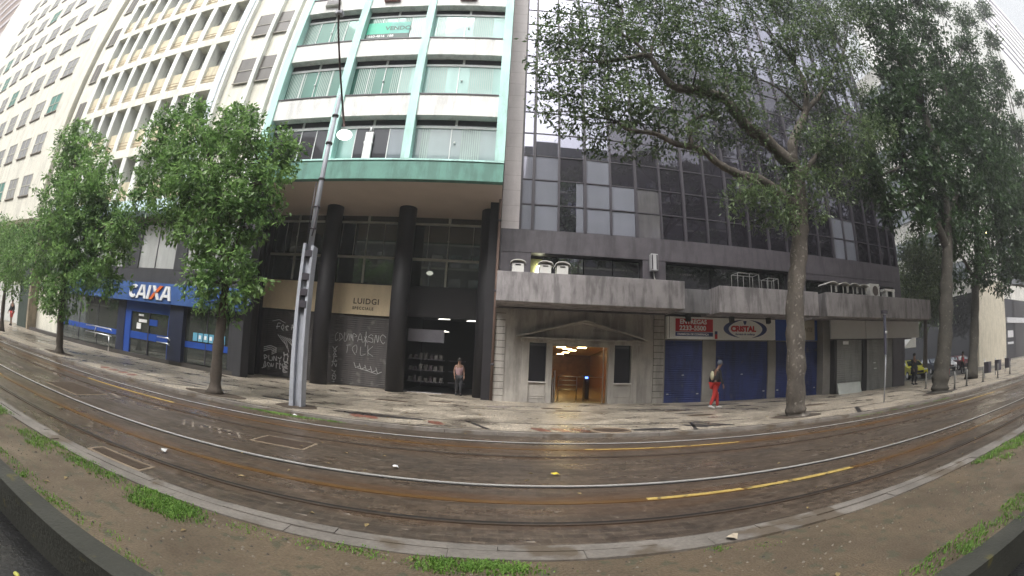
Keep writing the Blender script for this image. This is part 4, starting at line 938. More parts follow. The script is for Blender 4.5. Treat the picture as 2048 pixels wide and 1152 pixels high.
# handrails at the bank
def handrail(lab, pts_list, name='handrail'):
    t = thing(name, lab, 'handrail', (pts_list[0][0][0], pts_list[0][0][1], SW), 'steel handrails at the bank front')
    for p in pts_list:
        a = MB(); a.tube(p, .03, 8); a.build('rail', m_chrome, t)
    return t
handrail('long double steel handrail of the ramp, left of the bank door', [[(-22.3, 17.1, 1.22), (-21.1, 17.0, 1.25), (-19.5, 16.9, 1.22), (-19.38, 16.9, 1.14)], [(-21.6, 17.3, .95), (-21.1, 17.0, 1.18)], [(-22.3, 17.1, .88), (-21.1, 17.0, .9), (-19.4, 16.9, .88)], [(-21.5, 17.3, .66), (-21.1, 17.0, .86)], [(-19.6, 16.9, .86), (-19.6, 16.9, .08)]])
handrail('short double steel handrail on the dark pier right of the bank door', [[(-15.8, 17.1, 1.28), (-15.0, 17.1, 1.27), (-14.9, 17.15, 1.2)], [(-15.8, 17.1, 1.03), (-15.0, 17.1, 1.02), (-14.9, 17.15, .95)], [(-15.4, 17.12, 1.27), (-15.4, 17.34, 1.27)], [(-15.1, 17.12, 1.02), (-15.1, 17.34, 1.02)]])

# ------------------------------------------------------------------ far left cream building (x -75 .. -31.4)
A = thing('cream_building', 'tall cream building with rows of small square windows at the far left', 'building', (-45, 17, 0))
a = MB(); a.box(-76, -31.5, BYF, 40, 7.5, 46); a.box(-76, -31.7, BYF + 2.6, 40, 0, 7.5); a.build('wall', m_cream2, A)
a = MB(); a.box(-31.48, -31.22, BYF + .6, 40, 0, 40); a.box(-75, -32, BYF + 1.0, BYF + 2.6, 7.0, 7.49); a.build('side_wall', M('brown stained party wall', (.30, .25, .18), .8, .4, 1, streak=.4), A)
a = MB(); a.box(-75, -34.5, BYF + 2.3, BYF + 2.58, .1, 3.0); a.build('shopfront', M('pale shop panel', (.55, .56, .54), .6, .1), A)
a = MB(); a.box(-34.4, -31.8, BYF + 1.2, BYF + 2.58, 0, 7.0); a.build('dark_entrance', M('dark green entrance', (.03, .045, .035), .6, .3), A)
m_wgl = [glass('office window glass', (.24, .24, .24), (.75, .77, .8), .08, var=.4, sc=2), glass('office window with blind', (.26, .26, .25), (.75, .77, .8), .06, var=.2), glass('teal office window', (.06, .2, .16), (.75, .85, .85), .06)]
x0, z0 = -36.35, 9.35
base = []
for v_ in range(3):
    a = MB(); a.box(x0, x0 + 1.95, BYF - .012, BYF + .06, z0, z0 + 1.62, 0)
    wnd = a.build('window', m_wgl[v_], A)
    b_ = MB(); b_.box(x0 + .93, x0 + 1.02, BYF - .04, BYF - .012, z0, z0 + 1.62); b_.box(x0, x0 + 1.95, BYF - .04, BYF - .012, z0 + .72, z0 + .79); b_.box(x0 - .03, x0 + .05, BYF - .04, BYF - .012, z0, z0 + 1.62); b_.box(x0 + 1.9, x0 + 1.98, BYF - .04, BYF - .012, z0, z0 + 1.62); b_.box(x0, x0 + 1.95, BYF - .045, BYF - .012, z0 + 1.57, z0 + 1.64); f_ = b_.build('window_frame', M('pale window frame', (.5, .48, .42), .6), wnd)
    b_ = MB(); b_.box(x0 - .12, x0 + 2.07, BYF - .12, BYF + .02, z0 - .1, z0 - .02); s_ = b_.build('sill', M('dark sill', (.2, .18, .15), .8), wnd)
    base.append((wnd, [f_, s_]))
random.seed(21)
for r_ in range(10):
    for c in range(9):
        if r_ == 0 and c < 3 and c in (0, 1, 2):
            if c == 0: pass
        v_ = random.choices([0, 1, 2], [6, 3, 1])[0]
        if (r_, c) in ((0, 0), (0, 1), (0, 2)):
            base[c][0].location = (-c * 3.25, 0, 0); continue
        o_, k_ = base[v_]; c2 = o_.copy(); S.collection.objects.link(c2); c2.parent = A; c2.location = (-c * 3.25, 0, r_ * 3.4)
        for kk in k_: k2 = kk.copy(); S.collection.objects.link(k2); k2.parent = c2
t = thing('brown_tower', 'brown lattice fronted tower far behind at the top left', 'building', (-115, 20, 0))
a = MB(); a.box(-150, -78, 19, 50, 0, 110); a.build('wall', M('brown panels', (.22, .16, .13), .7, .2), t)
for q in range(30):
    a = MB(); a.box(-150, -78, 18.85, 19.0, 4 + q * 3.5, 5.1 + q * 3.5); a.build('floor_band', M('lilac grey band', (.42, .38, .40), .6), t)

# ------------------------------------------------------------------ buildings past the cross street
F = thing('corner_building', 'pale building with striped window bands across the side street', 'building', (60, 32, 0))
FX, FYY = 53.6, 27.0
a = MB(); a.box(FX + .3, 92, FYY + .4, 90, 0, 44, 0); a.build('wall', M('pale grey render', (.50, .49, .46), .7, .15, .5, streak=.25), F)
a = MB(); a.box(FX, 64.2, FYY, FYY + .4, 0, 10.2); a.build('cream_pier', M('cream stone pier', (.42, .385, .31), .6, .15, streak=.2), F)
m_sbg = glass('street building glass', (.05, .055, .07), (.7, .75, .8), .3)
for q in range(7):
    z = 10.4 + q * 4.7
    a = MB(); a.box(FX + .18, FX + .29, FYY + 1, 88, z, z + 2.1); a.box(64.8, 91, FYY + .3, FYY + .39, z, z + 2.1); a.build('window_band', m_sbg, F)
    a = MB()
    for yy in range(14): a.box(FX + .10, FX + .18, FYY + 1 + yy * 4.4, FYY + 1.15 + yy * 4.4, z, z + 2.1)
    a.box(FX - .05, FX + .29, FYY + 1, 88, z + 2.1, z + 2.4); a.build('window_frame', m_white, F)
a = MB(); a.box(64.4, 91, FYY + .25, FYY + .39, .3, 8.2); a.box(FX + .1, FX + .29, FYY + .5, 88, 0, 8.6); a.build('dark_shopfront', m_darkglass, F)
m_gtrim = M('greyish trim', (.4, .4, .42), .6)
a = MB(); a.box(64.9, 90.5, FYY - .1, FYY + .24, 5.0, 5.7); a.box(65.4, 68, FYY + .1, FYY + .245, 3.1, 4.0); a.box(65.4, 68, FYY + .1, FYY + .245, 2.2, 2.5); build_each(a, 'shopfront_trim', m_gtrim, F)
a = MB(); a.box(92.1, 140, FYY + .6, 80, 0, 22); a.build('annex', M('dull green grey annex', (.13, .15, .14), .7), F)
G_ = thing('white_tower', 'white high rise with dark horizontal balcony lines at the top right', 'building', (120, 30, 0))
a = MB(); a.box(88, 200, 20, 60, 0, 86); a.build('wall', M('white tower paint', (.74, .74, .72), .6, .05, .3), G_)
for q in range(9):
    a = MB(); z = 55 + q * 3.3; a.box(88, 200, 19.9, 19.99, z, z + (.9 if q < 8 else 2.2)); a.build('balcony_line', M('violet grey recess', (.16, .14, .2), .6), G_)
for q in range(10):
    for p_ in range(3):
        a = MB(); z = 42 - p_ * 6; x = 90 + q * 7; a.box(x, x + 1.8, 19.93, 19.99, z, z + 2.4); a.build('window', bpy.data.materials['violet grey recess'], G_)
a = MB(); a.box(88, 200, 19.4, 19.89, 0, 17); a.build('podium', M('dark podium stone', (.07, .075, .07), .6, .25), G_)
t = thing('end_block', 'pale block closing the side street behind the trees', 'building', (32, 120, 0))
a = MB(); a.box(20, 60, 110, 130, 0, 26); a.build('wall', M('hazy pale wall', (.45, .46, .46), .7), t)
for q in range(6):
    a = MB(); a.box(20.5, 59, 109.8, 109.99, 4 + q * 3.6, 5.8 + q * 3.6); a.build('window_band', m_mezz, t)

# opposite side of the avenue (seen mirrored in the dark glass)
m_opp = [M('ochre render', (.17, .14, .11), .7, .12, .6, streak=.2), M('grey render', (.12, .115, .12), .7, .12, .6, streak=.2), M('pale render', (.15, .145, .14), .7, .12, .6, streak=.2)]
for k, (x0, x1, h, lab) in enumerate(((-70, -26, 30, 'ochre block on the opposite side, mirrored far left in the glass'), (-25.5, 2, 27, 'grey ribbed block on the opposite side, mirrored in the left panes'), (2.5, 34, 31, 'pale block on the opposite side, mirrored behind the fig tree'), (34.5, 80, 26, 'ochre block on the opposite side, at the right end'))):
    t = thing('opposite_building', lab, 'building', ((x0 + x1) / 2, -25, 0))
    a = MB(); a.box(x0, x1, -40, -18, -.3, h); a.build('wall', m_opp[k % 3], t)
    for q in range(int((h - 5) // 3.3)):
        z = 4.6 + q * 3.3; a = MB(); x = x0 + 1
        while x < x1 - 2: a.box(x, x + 1.5, -18, -17.9, z, z + 1.7); x += 2.6
        a.build('window_row', m_mezz, t)
        b_ = MB(); b_.box(x0, x1, -17.98, -17.7, z - .35, z - .15); b_.build('ledge', m_cream2, t)

# ------------------------------------------------------------------ trees
def leaves(name, clusters, mat, parent, size=.12, dens=620, aspect=.42, droop=.5, spread=.17):
    V = []
    off = np.array(_root_loc(parent))
    for (cx, cy, cz, r) in clusters:
        nt_ = max(6, int(3.4 * dens * (r ** 2) / 22))
        d = rng.normal(size=(nt_, 3)); d /= np.linalg.norm(d, axis=1)[:, None]
        rad = r * rng.random(nt_) ** .42 * (1 + .18 * rng.normal(size=nt_))
        tw = np.array([cx, cy, cz]) + d * rad[:, None] * np.array([1.08, 1.0, .86])
        k = 22
        base_ = np.repeat(tw, k, 0); od = np.repeat(d, k, 0)
        n = len(base_)
        p = base_ + rng.normal(size=(n, 3)) * spread * np.array([1, 1, .7])
        dr = od * .7 + rng.normal(size=(n, 3)) * .75; dr[:, 2] -= droop * rng.random(n); dr /= np.linalg.norm(dr, axis=1)[:, None]
        up = rng.normal(size=(n, 3)) * .55; up[:, 2] += 1
        sd_ = np.cross(dr, up); sd_ /= np.linalg.norm(sd_, axis=1)[:, None] + 1e-9
        nn = np.cross(sd_, dr)
        L_ = size * (0.45 + 1.0 * rng.random(n))[:, None]
        wv = L_ * aspect * .5
        a0 = p; a1 = p + dr * L_ * .45 + sd_ * wv + nn * wv * .35; a2 = p + dr * L_; a3 = p + dr * L_ * .45 - sd_ * wv + nn * wv * .35
        V.append(np.stack([a0, a1, a2, a3], 1).reshape(-1, 3))
    V = np.concatenate(V) - off; n = len(V) // 4
    me = bpy.data.meshes.new(name); me.vertices.add(len(V)); me.vertices.foreach_set('co', V.ravel())
    me.loops.add(n * 6); me.polygons.add(n * 2)
    i = np.arange(n) * 4; idx = np.stack([i, i + 1, i + 2, i, i + 2, i + 3], 1).ravel()
    me.loops.foreach_set('vertex_index', idx.astype(np.int32)); me.polygons.foreach_set('loop_start', (np.arange(n * 2) * 3).astype(np.int32)); me.polygons.foreach_set('loop_total', np.full(n * 2, 3, np.int32))
    me.materials.append(mat); me.update(); me.validate()
    o = bpy.data.objects.new(name, me); S.collection.objects.link(o); o.parent = parent
    return o

def limbs(parent, mat, chains, clusters, tip=.02, conn=True, n=9):
    a = MB(); nodes = []
    for pts, r0, r1 in chains:
        pts = [Vector(p) for p in pts]; P2 = []
        for k in range(len(pts) - 1):     # Catmull-Rom resample for natural bends
            p0 = pts[max(k - 1, 0)]; p1 = pts[k]; p2 = pts[k + 1]; p3 = pts[min(k + 2, len(pts) - 1)]
            for s_ in range(6):
                u = s_ / 6; q = .5 * ((2 * p1) + (-p0 + p2) * u + (2 * p0 - 5 * p1 + 4 * p2 - p3) * u * u + (-p0 + 3 * p1 - 3 * p2 + p3) * u ** 3); P2.append(q)
        P2.append(pts[-1]); m_ = len(P2)
        rad = [(r0 + (r1 - r0) * (k / (m_ - 1)) ** .8) * (1 + .09 * math.sin(k * 1.9 + r0 * 40) + random.uniform(-.05, .05)) for k in range(m_)]
        if r0 > .15 and pts[0].z < .2: rad[0] *= 1.4; rad[1] *= 1.15
        a.tube(P2, rad, 16 if r0 > .15 else 9, lump=.10 if r0 > .3 else .05)
        nodes += [(q, rad[k]) for k, q in enumerate(P2)]
    if conn:
        hi = [q for q in nodes if q[0].z > (clusters and min(c[2] for c in clusters) - .5)]
        for (cx, cy, cz, r) in clusters:
            c = Vector((cx, cy, cz)); b0, rb = min(hi or nodes, key=lambda q: (q[0] - c).length + .25 * max(0, q[0].z - c.z))
            mid = (b0 + c) / 2 + Vector((random.uniform(-.15, .15), random.uniform(-.15, .15), random.uniform(-.05, .2)))
            rr = min(rb * .6, .02 + .016 * (c - b0).length)
            a.tube([b0, mid, c], [rr, rr * .7, .012], 6)
            for q in range(4):
                dd = Vector((random.gauss(0, 1), random.gauss(0, 1), random.gauss(0, .7))).normalized() * r * .8
                a.tube([c, c + dd * .5 + Vector((0, 0, .05)), c + dd], [.012, .008, .004], 4)
    return a.build('trunk', mat, parent)

lf_a = leafmat('young street tree leaf', (.06, .14, .035), (.33, .52, .17), .45)
lf_b = leafmat('fig leaf', (.018, .035, .014), (.12, .165, .06), .3)
lf_d = leafmat('fig leaf pale', (.028, .055, .022), (.20, .28, .12), .38)
lf_c = leafmat('dark leaf', (.016, .040, .016), (.085, .15, .055), .35)
t1 = [(-18.70,10.80,9.19,0.70),(-18.45,10.60,8.16,0.90),(-17.12,11.00,8.15,0.80),(-18.30,10.80,7.20,1.00),(-15.41,10.60,6.74,1.00),(-18.72,10.90,6.05,1.00),(-17.0,10.6,6.4,1.0),(-15.43,10.30,5.65,1.10),(-14.36,11.00,5.91,1.00),(-18.65,10.80,4.84,1.00),(-17.0,10.6,4.8,1.0),(-15.46,10.40,4.64,1.10),(-14.51,11.20,4.93,1.00),(-12.30,10.60,4.71,0.80),(-18.34,10.80,3.69,0.95),(-15.53,10.50,3.55,1.10),(-14.05,10.90,3.75,1.00),(-12.65,10.80,4.09,0.80),(-18.15,10.80,2.58,0.80),(-15.74,10.60,2.56,1.00),(-13.90,10.60,2.82,0.90),(-13.15,11.00,2.93,0.60),(-17.39,10.80,1.73,0.60),(-15.79,10.80,1.67,0.50)]
t2 = [(-11.43,10.60,8.44,0.65),(-9.92,10.30,8.31,0.60),(-8.09,10.60,8.03,0.65),(-6.18,10.50,6.98,0.50),(-11.73,10.80,7.61,0.90),(-9.66,10.20,7.29,0.90),(-8.69,10.70,7.26,0.90),(-7.28,10.30,7.20,0.80),(-6.52,10.70,6.61,0.70),(-11.48,10.60,6.49,0.80),(-10.38,10.90,6.61,0.90),(-8.28,10.10,5.99,1.00),(-9.4,10.6,6.0,.9),(-7.68,10.80,6.40,0.90),(-6.31,10.40,5.72,0.70),(-11.15,10.50,5.57,0.60),(-9.70,10.20,5.32,0.80),(-8.89,10.70,5.30,0.90),(-7.33,10.20,5.09,0.90),(-6.66,10.70,5.11,0.70),(-9.82,10.70,4.78,0.60),(-8.15,10.30,4.42,0.80),(-7.24,10.60,4.43,0.70),(-6.50,10.40,4.38,0.40),(-8.41,10.60,3.77,0.60),(-7.23,10.30,3.66,0.70),(-6.70,10.60,3.54,0.45),(-8.37,10.50,3.04,0.50),(-7.21,10.20,2.97,0.60),(-6.53,10.50,2.86,0.50),(-7.73,10.30,2.43,0.42),(-7.04,10.60,2.45,0.40),(-6.16,10.50,3.14,0.30)]
t0 = [(-24.57,11.50,4.56,1.30),(-21.60,11.20,3.52,1.00),(-25.87,11.80,3.59,1.40),(-22.75,11.30,2.58,1.00),(-22.19,11.60,4.55,0.90),(-27.62,12.00,5.00,1.20),(-24.2,11.6,3.2,1.1)]
t3 = [(1.17,10.50,10.85,0.60),(1.11,10.00,9.35,0.55),(1.08,10.30,8.60,0.40),(0.99,10.20,7.87,0.25),(1.73,10.20,11.32,0.70),(1.95,10.80,10.48,0.80),(1.75,9.80,8.50,0.70),(1.83,10.40,7.84,0.50),(2.78,10.90,12.53,0.80),(2.50,9.80,10.15,0.85),(2.73,10.70,9.54,0.85),(2.47,9.90,7.85,0.70),(2.40,10.60,7.31,0.45),(3.53,10.20,11.57,0.90),(3.83,11.20,11.14,0.80),(3.17,9.60,8.41,0.80),(3.52,10.80,8.30,0.70),(3.14,10.30,7.02,0.40),(4.90,10.60,12.77,1.00),(4.46,9.90,10.66,0.90),(4.67,11.00,10.12,0.80),(4.28,10.20,8.33,0.70),(4.40,10.80,7.45,0.45),(5.91,10.40,12.15,0.90),(5.27,9.60,9.84,0.90),(5.80,11.00,9.57,0.80),(4.94,9.80,7.65,0.60),(7.32,10.50,12.69,0.80),(7.13,10.80,11.22,0.90),(6.31,9.80,9.12,0.80),(6.33,10.60,8.52,0.70),(8.31,9.80,12.97,0.70),(8.52,11.20,11.44,0.70),(7.33,10.20,9.16,0.65),(7.87,10.80,8.23,0.60),(10.62,10.60,15.16,0.80),(9.95,10.30,12.97,0.80),(9.84,10.70,11.51,0.70),(6.79,10.20,6.23,0.60),(7.20,9.70,5.89,0.65),(6.53,10.40,5.97,0.45),(8.26,10.30,5.79,0.55),(7.42,10.50,5.60,0.40),(8.54,10.90,7.26,0.60),(12.34,10.20,15.30,1.00),(12.76,11.00,14.31,1.00),(10.51,10.00,11.28,0.70),(9.45,10.20,8.65,0.60),(10.94,10.80,8.89,0.80),(15.55,10.60,16.78,1.10),(14.09,10.20,13.73,1.00),(13.63,11.20,12.32,0.80),(11.49,9.80,9.15,0.90),(11.49,10.50,8.11,0.90),(10.86,10.90,7.40,0.80),(13.32,10.60,8.95,0.90),(13.80,11.20,7.64,0.70),(9.89,10.60,6.44,0.50),(9.02,9.90,7.03,0.60)]
t4 = [(19.47,11.00,18.23,1.20),(18.43,11.20,14.56,1.30),(16.04,11.40,11.90,1.00),(17.00,11.00,11.47,1.20),(20.77,10.80,15.22,1.40),(20.97,11.60,13.22,1.30),(16.72,11.20,9.53,1.20),(18.71,10.80,10.08,1.30),(22.76,10.90,12.55,1.30),(16.60,11.00,7.85,0.90),(19.55,11.60,8.57,1.10),(21.87,11.20,9.92,1.30),(23.95,11.40,9.58,1.30),(16.76,10.80,6.75,0.60),(20.19,11.30,7.38,0.90),(23.07,11.20,7.25,0.90),(15.13,11.60,7.16,0.50)]
t5 = [(26.68,11.40,22.00,1.60),(26.20,11.40,16.90,1.60),(30.80,11.40,17.82,1.5),(26.47,11.00,12.71,1.40),(29.71,11.40,12.70,1.50),(28.78,11.60,10.27,1.20),(33.40,11.30,16.66,1.3),(31.33,14.00,8.02,1.20),(35.49,14.00,9.58,1.40),(40.79,14.30,12.46,1.50),(34.62,14.20,7.00,1.0),(26.07,14.00,5.70,0.80),(30.65,14.30,6.05,0.90),(37.56,13.60,7.86,1.20),(28.5,13,15,1.5),(32,13,20,1.6),(36,13.5,14,1.6)]
t5b = [(44.92,14.00,15.43,1.50),(42.71,14.00,17.28,1.40),(49.51,14.00,20.12,1.6),(46,14,11,1.7),(43,14,8.5,1.5),(50,14,14,1.8),(54,14,9,1.8)]
t5b += [(34.47,12.00,15.25,1.40),(43.84,12.50,19.98,1.50),(35.69,12.00,13.99,1.40),(37.23,12.00,11.98,1.30),(33.94,12.50,10.42,1.20),(33.54,12.00,8.84,1.20),(32.59,13.00,7.26,1.00),(36.24,13.00,6.89,1.00),(32.50,13.50,5.69,0.80),(44.23,12.00,25.21,1.40),(50.64,12.00,33.17,1.30),(57.16,12.00,41.37,1.30),(52.48,12.50,26.29,1.00)]
t6 = [(31.71,22.00,9.90,1.80),(33.08,22.00,8.83,1.80),(34.49,22.00,7.32,1.60),(30.86,22.00,8.07,1.40),(30.71,21.00,6.37,1.20),(36.00,22.00,9.50,1.80),(33.59,21.00,5.92,1.00),(30.18,22.00,6.51,1.00)]
t6 += [(36.5,24,7.5,1.5),(34.5,23,5.2,1.0),(38,24,8.5,1.8)]
t7 = [(46,33,7.5,2.2),(49,33,9,2.4),(43,33,8.5,2.2),(51,32,6.5,1.8),(47,34,5.2,1.5),(36,30,9,2.2),(38,31,7,2.0),(34,30,6.5,1.8),(40,32,10,2.2),(42,31,7,2)]
t3 += [(11.15,10.40,14.06,1.00),(11.05,12.00,11.50,0.80),(12.85,12.00,11.40,0.90),(13.96,10.60,17.74,1.10),(16.22,10.40,18.38,1.10),(15.59,11.60,12.92,0.80),(10.81,12.00,13.74,0.80),(10.43,11.00,8.29,0.70),(6.92,10.40,13.78,0.90),(10.09,10.30,15.59,1.00),(8.55,10.50,14.95,0.90),(12.35,10.60,12.54,0.90),(12.64,11.50,17.00,0.90),(13.90,10.40,10.08,1.00),(5.67,10.60,14.10,0.90),(4.24,10.50,13.41,0.80),(3.32,10.50,13.03,0.60),(14.61,11.50,16.36,1.10)]
t4 += [(21.92,10.80,20.90,1.30),(18.52,10.60,16.47,1.20),(27.46,10.80,25.14,1.40),(33.94,11.40,28.45,1.30),(26.29,11.20,19.14,1.40),(17.02,10.60,12.33,1.20),(22.41,11.60,18.08,1.30),(13.18,10.80,7.98,0.80),(14.19,11.00,7.44,0.80),(18.26,11.00,19.14,1.20),(23.21,10.80,13.87,1.30),(17.85,11.00,8.77,1.20),(21.60,11.80,12.02,1.30)]
t5 += [(40.94,11.40,30.49,1.50),(34.36,11.20,24.18,1.40),(35.22,11.40,21.72,1.40),(29.29,11.00,18.67,1.40),(28.21,11.30,15.37,1.40),(29.91,11.30,13.75,1.30),(26.06,11.20,11.12,1.30),(37.03,11.50,20.14,1.30),(22.96,11.60,8.38,1.10),(28.85,12.00,9.14,1.20),(26.97,13.00,6.73,0.90),(32.76,12.00,11.84,1.40),(21.12,12.00,6.95,1.00),(44.37,11.80,26.90,1.20)]
def tree(loc, label, chains, cl, leaf, bark, size, dens, aspect=.42, name='street_tree', grp=None, spread=.17, conn=True):
    t = thing(name, label, 'tree', loc, grp); limbs(t, bark, chains, cl, conn=conn); leaves('crown', cl, leaf, t, size, dens, aspect, spread=spread); return t
random.seed(31)
tree((-15.98, 10.77, SW), 'slim street tree with the dark trunk, in front of the bank windows at left', [([(-15.98, 10.77, SW), (-15.94, 10.7, 1.09), (-16.04, 10.7, 2.37), (-16.1, 10.7, 4.26), (-16.7, 10.7, 6.27), (-18.2, 10.7, 8.6)], .19, .05), ([(-16.05, 10.7, 3), (-14.8, 10.6, 4.3), (-13, 10.6, 4.8)], .09, .03), ([(-16.05, 10.7, 3.6), (-17.5, 10.7, 5)], .08, .03)], t1, lf_a, m_bark2, .19, 400, spread=.13)
tree((-7.29, 10.51, SW), 'round crowned street tree beside the grey pole, hiding part of the bank sign', [([(-7.29, 10.51, SW), (-7.25, 10.5, 1.23), (-7.18, 10.5, 2.29), (-7.27, 10.5, 3.36), (-7.77, 10.5, 4.62), (-8.4, 10.5, 6.16), (-9.6, 10.4, 7.8)], .19, .05), ([(-7.3, 10.5, 3.4), (-6.9, 10.5, 4.8), (-6.8, 10.5, 6.4)], .08, .03), ([(-7.8, 10.5, 4.7), (-9.6, 10.6, 5.8), (-11.3, 10.6, 7.4)], .08, .03)], t2, lf_a, m_bark2, .165, 480, spread=.12)
tree((-24.0, 11.4, SW), 'low bushy street tree cut off by the left edge', [([(-24.0, 11.4, SW), (-24, 11.4, 2.2), (-24.3, 11.5, 4)], .17, .06)], t0, lf_a, m_bark2, .17, 380)
tree((8.68, 10.92, SW), 'large fig tree with a mottled trunk and long limbs reaching over the lobby', [
    ([(8.70, 10.92, SW), (8.66, 10.92, .5), (8.6, 10.92, 1.98), (8.65, 10.92, 3.43), (8.95, 10.92, 4.96), (9.2, 10.9, 6.27), (9.27, 10.9, 7.48), (8.97, 10.8, 8.09)], .33, .24),
    ([(9.0, 10.8, 7.74), (7.96, 10.6, 8.33), (7.2, 10.5, 8.65), (6.56, 10.4, 9.37), (5.66, 10.3, 9.43), (4.83, 10.3, 9.38), (4.37, 10.2, 9.78), (4.04, 10.2, 10.35), (3.29, 10.1, 10.0), (2.51, 10.0, 9.64)], .24, .05),
    ([(4.04, 10.2, 10.35), (3.73, 10.3, 10.93), (3.25, 10.4, 11.46), (3.5, 10.4, 12.46), (3.03, 10.4, 12.73)], .07, .03), ([(4.11, 10.2, 10.31), (4.53, 10.5, 11.62), (5.04, 10.6, 12.56)], .06, .03),
    ([(9.28, 10.9, 6.25), (7.75, 10.7, 6.88), (6.71, 10.5, 6.88), (6.0, 10.4, 7.03), (5.35, 10.3, 7.35), (4.55, 10.2, 7.36), (3.98, 10.2, 7.58), (3.24, 10.1, 7.51), (2.92, 10.1, 7.72)], .17, .04),
    ([(5.12, 10.3, 7.38), (5.11, 10.4, 8.17), (5.61, 10.5, 8.59), (6.23, 10.6, 9.01)], .07, .03),
    ([(9.27, 10.9, 7.1), (9.46, 11.0, 8.66), (10.49, 11.0, 10.22), (11.02, 11.1, 11.67), (10.9, 11.2, 12.68)], .22, .08), ([(10.43, 11.0, 10.2), (11.63, 11.0, 11.33), (12.41, 11.0, 12.3), (14.52, 11.0, 14.72)], .13, .05),
    ([(9.3, 10.9, 7.3), (11.14, 11.0, 9.03), (13.31, 11.1, 10.94)], .14, .05)], t3, lf_d, m_bark, .135, 400, .40, name='fig_tree', spread=.15)
tree((17.74, 11.19, SW), 'massive buttressed fig with the thickest trunk, standing near the corner kerb', [
    ([(17.74, 11.19, SW), (17.78, 11.19, .5), (18.08, 11.2, 1.77), (18.56, 11.2, 3.85), (19.11, 11.2, 5.62), (19.82, 11.2, 7.77), (20.42, 11.2, 10.39), (20.46, 11.2, 13.17)], .50, .2),
    ([(19.3, 11.2, 6.0), (17.8, 11.2, 8.5), (16.5, 11.2, 10.5)], .25, .1), ([(19.8, 11.2, 7.6), (22, 11.2, 9.5), (23.5, 11.2, 12)], .25, .1)], t4, lf_c, m_bark3, .26, 250, name='fig_tree', spread=.18)
tree((26.92, 14.24, SW), 'dark fig tree beyond the massive one, beside the litter bins', [([(26.92, 14.24, SW), (27.7, 14.3, 3.18), (28.48, 14.3, 5.91), (29.29, 14.0, 8.51), (29, 13, 13)], .42, .2), ([(28.4, 14.3, 5.8), (32, 14, 8), (36, 13.8, 10)], .2, .08), ([(28.9, 13.8, 9), (27, 12, 12), (26.5, 11.5, 17)], .2, .08)], t5, lf_c, m_bark3, .30, 210, name='fig_tree', spread=.26)
tree((41, 14.3, SW), 'farthest fig tree at the right edge behind the street lamp', [([(42, 14.3, SW), (42.5, 14.3, 5), (44, 14.2, 11)], .4, .15)], t5b, lf_c, m_bark3, .36, 150, name='fig_tree', spread=.3)
tree((30.5, 21.5, SW), 'green tree at the side street behind the dark dressed person', [([(31.5, 21.6, SW), (32, 21.8, 4), (32.5, 22, 7.5)], .25, .1)], t6, lf_b, m_bark2, .22, 330, spread=.3)
tree((38.5, 31, SW), 'tree farther down the side street behind the parked cars', [([(37.2, 31, SW), (37.4, 31, 4), (37.8, 31, 7.5)], .25, .1)], t7, lf_b, m_bark2, .3, 160, spread=.4)

# tree pits and weeds
for (x, y, lab) in ((-7.3, 10.5, 'soil pit around the round crowned street tree'), (-16, 10.75, 'soil pit around the slim tree before the bank'), (8.7, 10.9, 'soil pit around the mottled fig trunk'), (17.8, 11.15, 'soil pit around the massive fig trunk'), (-4.85, 10.8, 'worn soil patch around the base of the grey pole')):
    b_ = MB(); pts = [(x + (.95 if x != 17.8 else 1.5) * (math.cos(q * PI / 9) * random.uniform(.85, 1.15)) * (1 if x != -4.85 else .6), y + .48 * math.sin(q * PI / 9) * random.uniform(.85, 1.1)) for q in range(18)]
    b_.prism(pts, SW - .02, SW + .012, axis='z'); o = b_.build('tree_pit', m_soil); tag(o, lab, 'tree pit', 'soil pits in the pavement')
lf_g = leafmat('weed leaf', (.09, .20, .03), (.28, .46, .10), .35)
def weeds(spots, label):
    V = []
    for (x0, x1, y0, y1, n, h, z) in spots:
        cl = max(3, n // 26)
        cxs = x0 + (x1 - x0) * rng.random(cl); cys = y0 + (y1 - y0) * rng.random(cl)
        k = rng.integers(0, cl, n); px_ = cxs[k] + rng.normal(size=n) * .11 * (.3 + rng.random(cl)[k]); py_ = np.clip(cys[k] + rng.normal(size=n) * .045, y0 - .05, y1 + .02)
        an = rng.random(n) * 2 * PI; dx, dy = np.cos(an), np.sin(an); H = .6 * h * (.25 + .9 * rng.random(n)); wd = .0025 + .0045 * rng.random(n); ln = H * (.4 + .6 * rng.random(n))
        b0 = np.stack([px_ - dy * wd, py_ + dx * wd, np.full(n, z)], 1); b1 = np.stack([px_ + dy * wd, py_ - dx * wd, np.full(n, z)], 1)
        mm = np.stack([px_ + dx * ln * .5 + dy * wd, py_ + dy * ln * .5 - dx * wd, z + H * .75], 1); m2 = np.stack([px_ + dx * ln * .5 - dy * wd, py_ + dy * ln * .5 + dx * wd, z + H * .75], 1)
        V.append(np.stack([b0, b1, mm, m2], 1).reshape(-1, 3))
        tp = np.stack([px_ + dx * ln, py_ + dy * ln, z + H * .85], 1)
        V.append(np.stack([m2, mm, tp, tp + .001], 1).reshape(-1, 3))
    V = np.concatenate(V); n = len(V) // 4
    me = bpy.data.meshes.new('grass'); me.from_pydata(V.tolist(), [], [(4 * i, 4 * i + 1, 4 * i + 2, 4 * i + 3) for i in range(n)]); me.materials.append(lf_g)
    o = bpy.data.objects.new('grass', me); S.collection.objects.link(o); return tag(o, label, 'grass', kind='stuff')
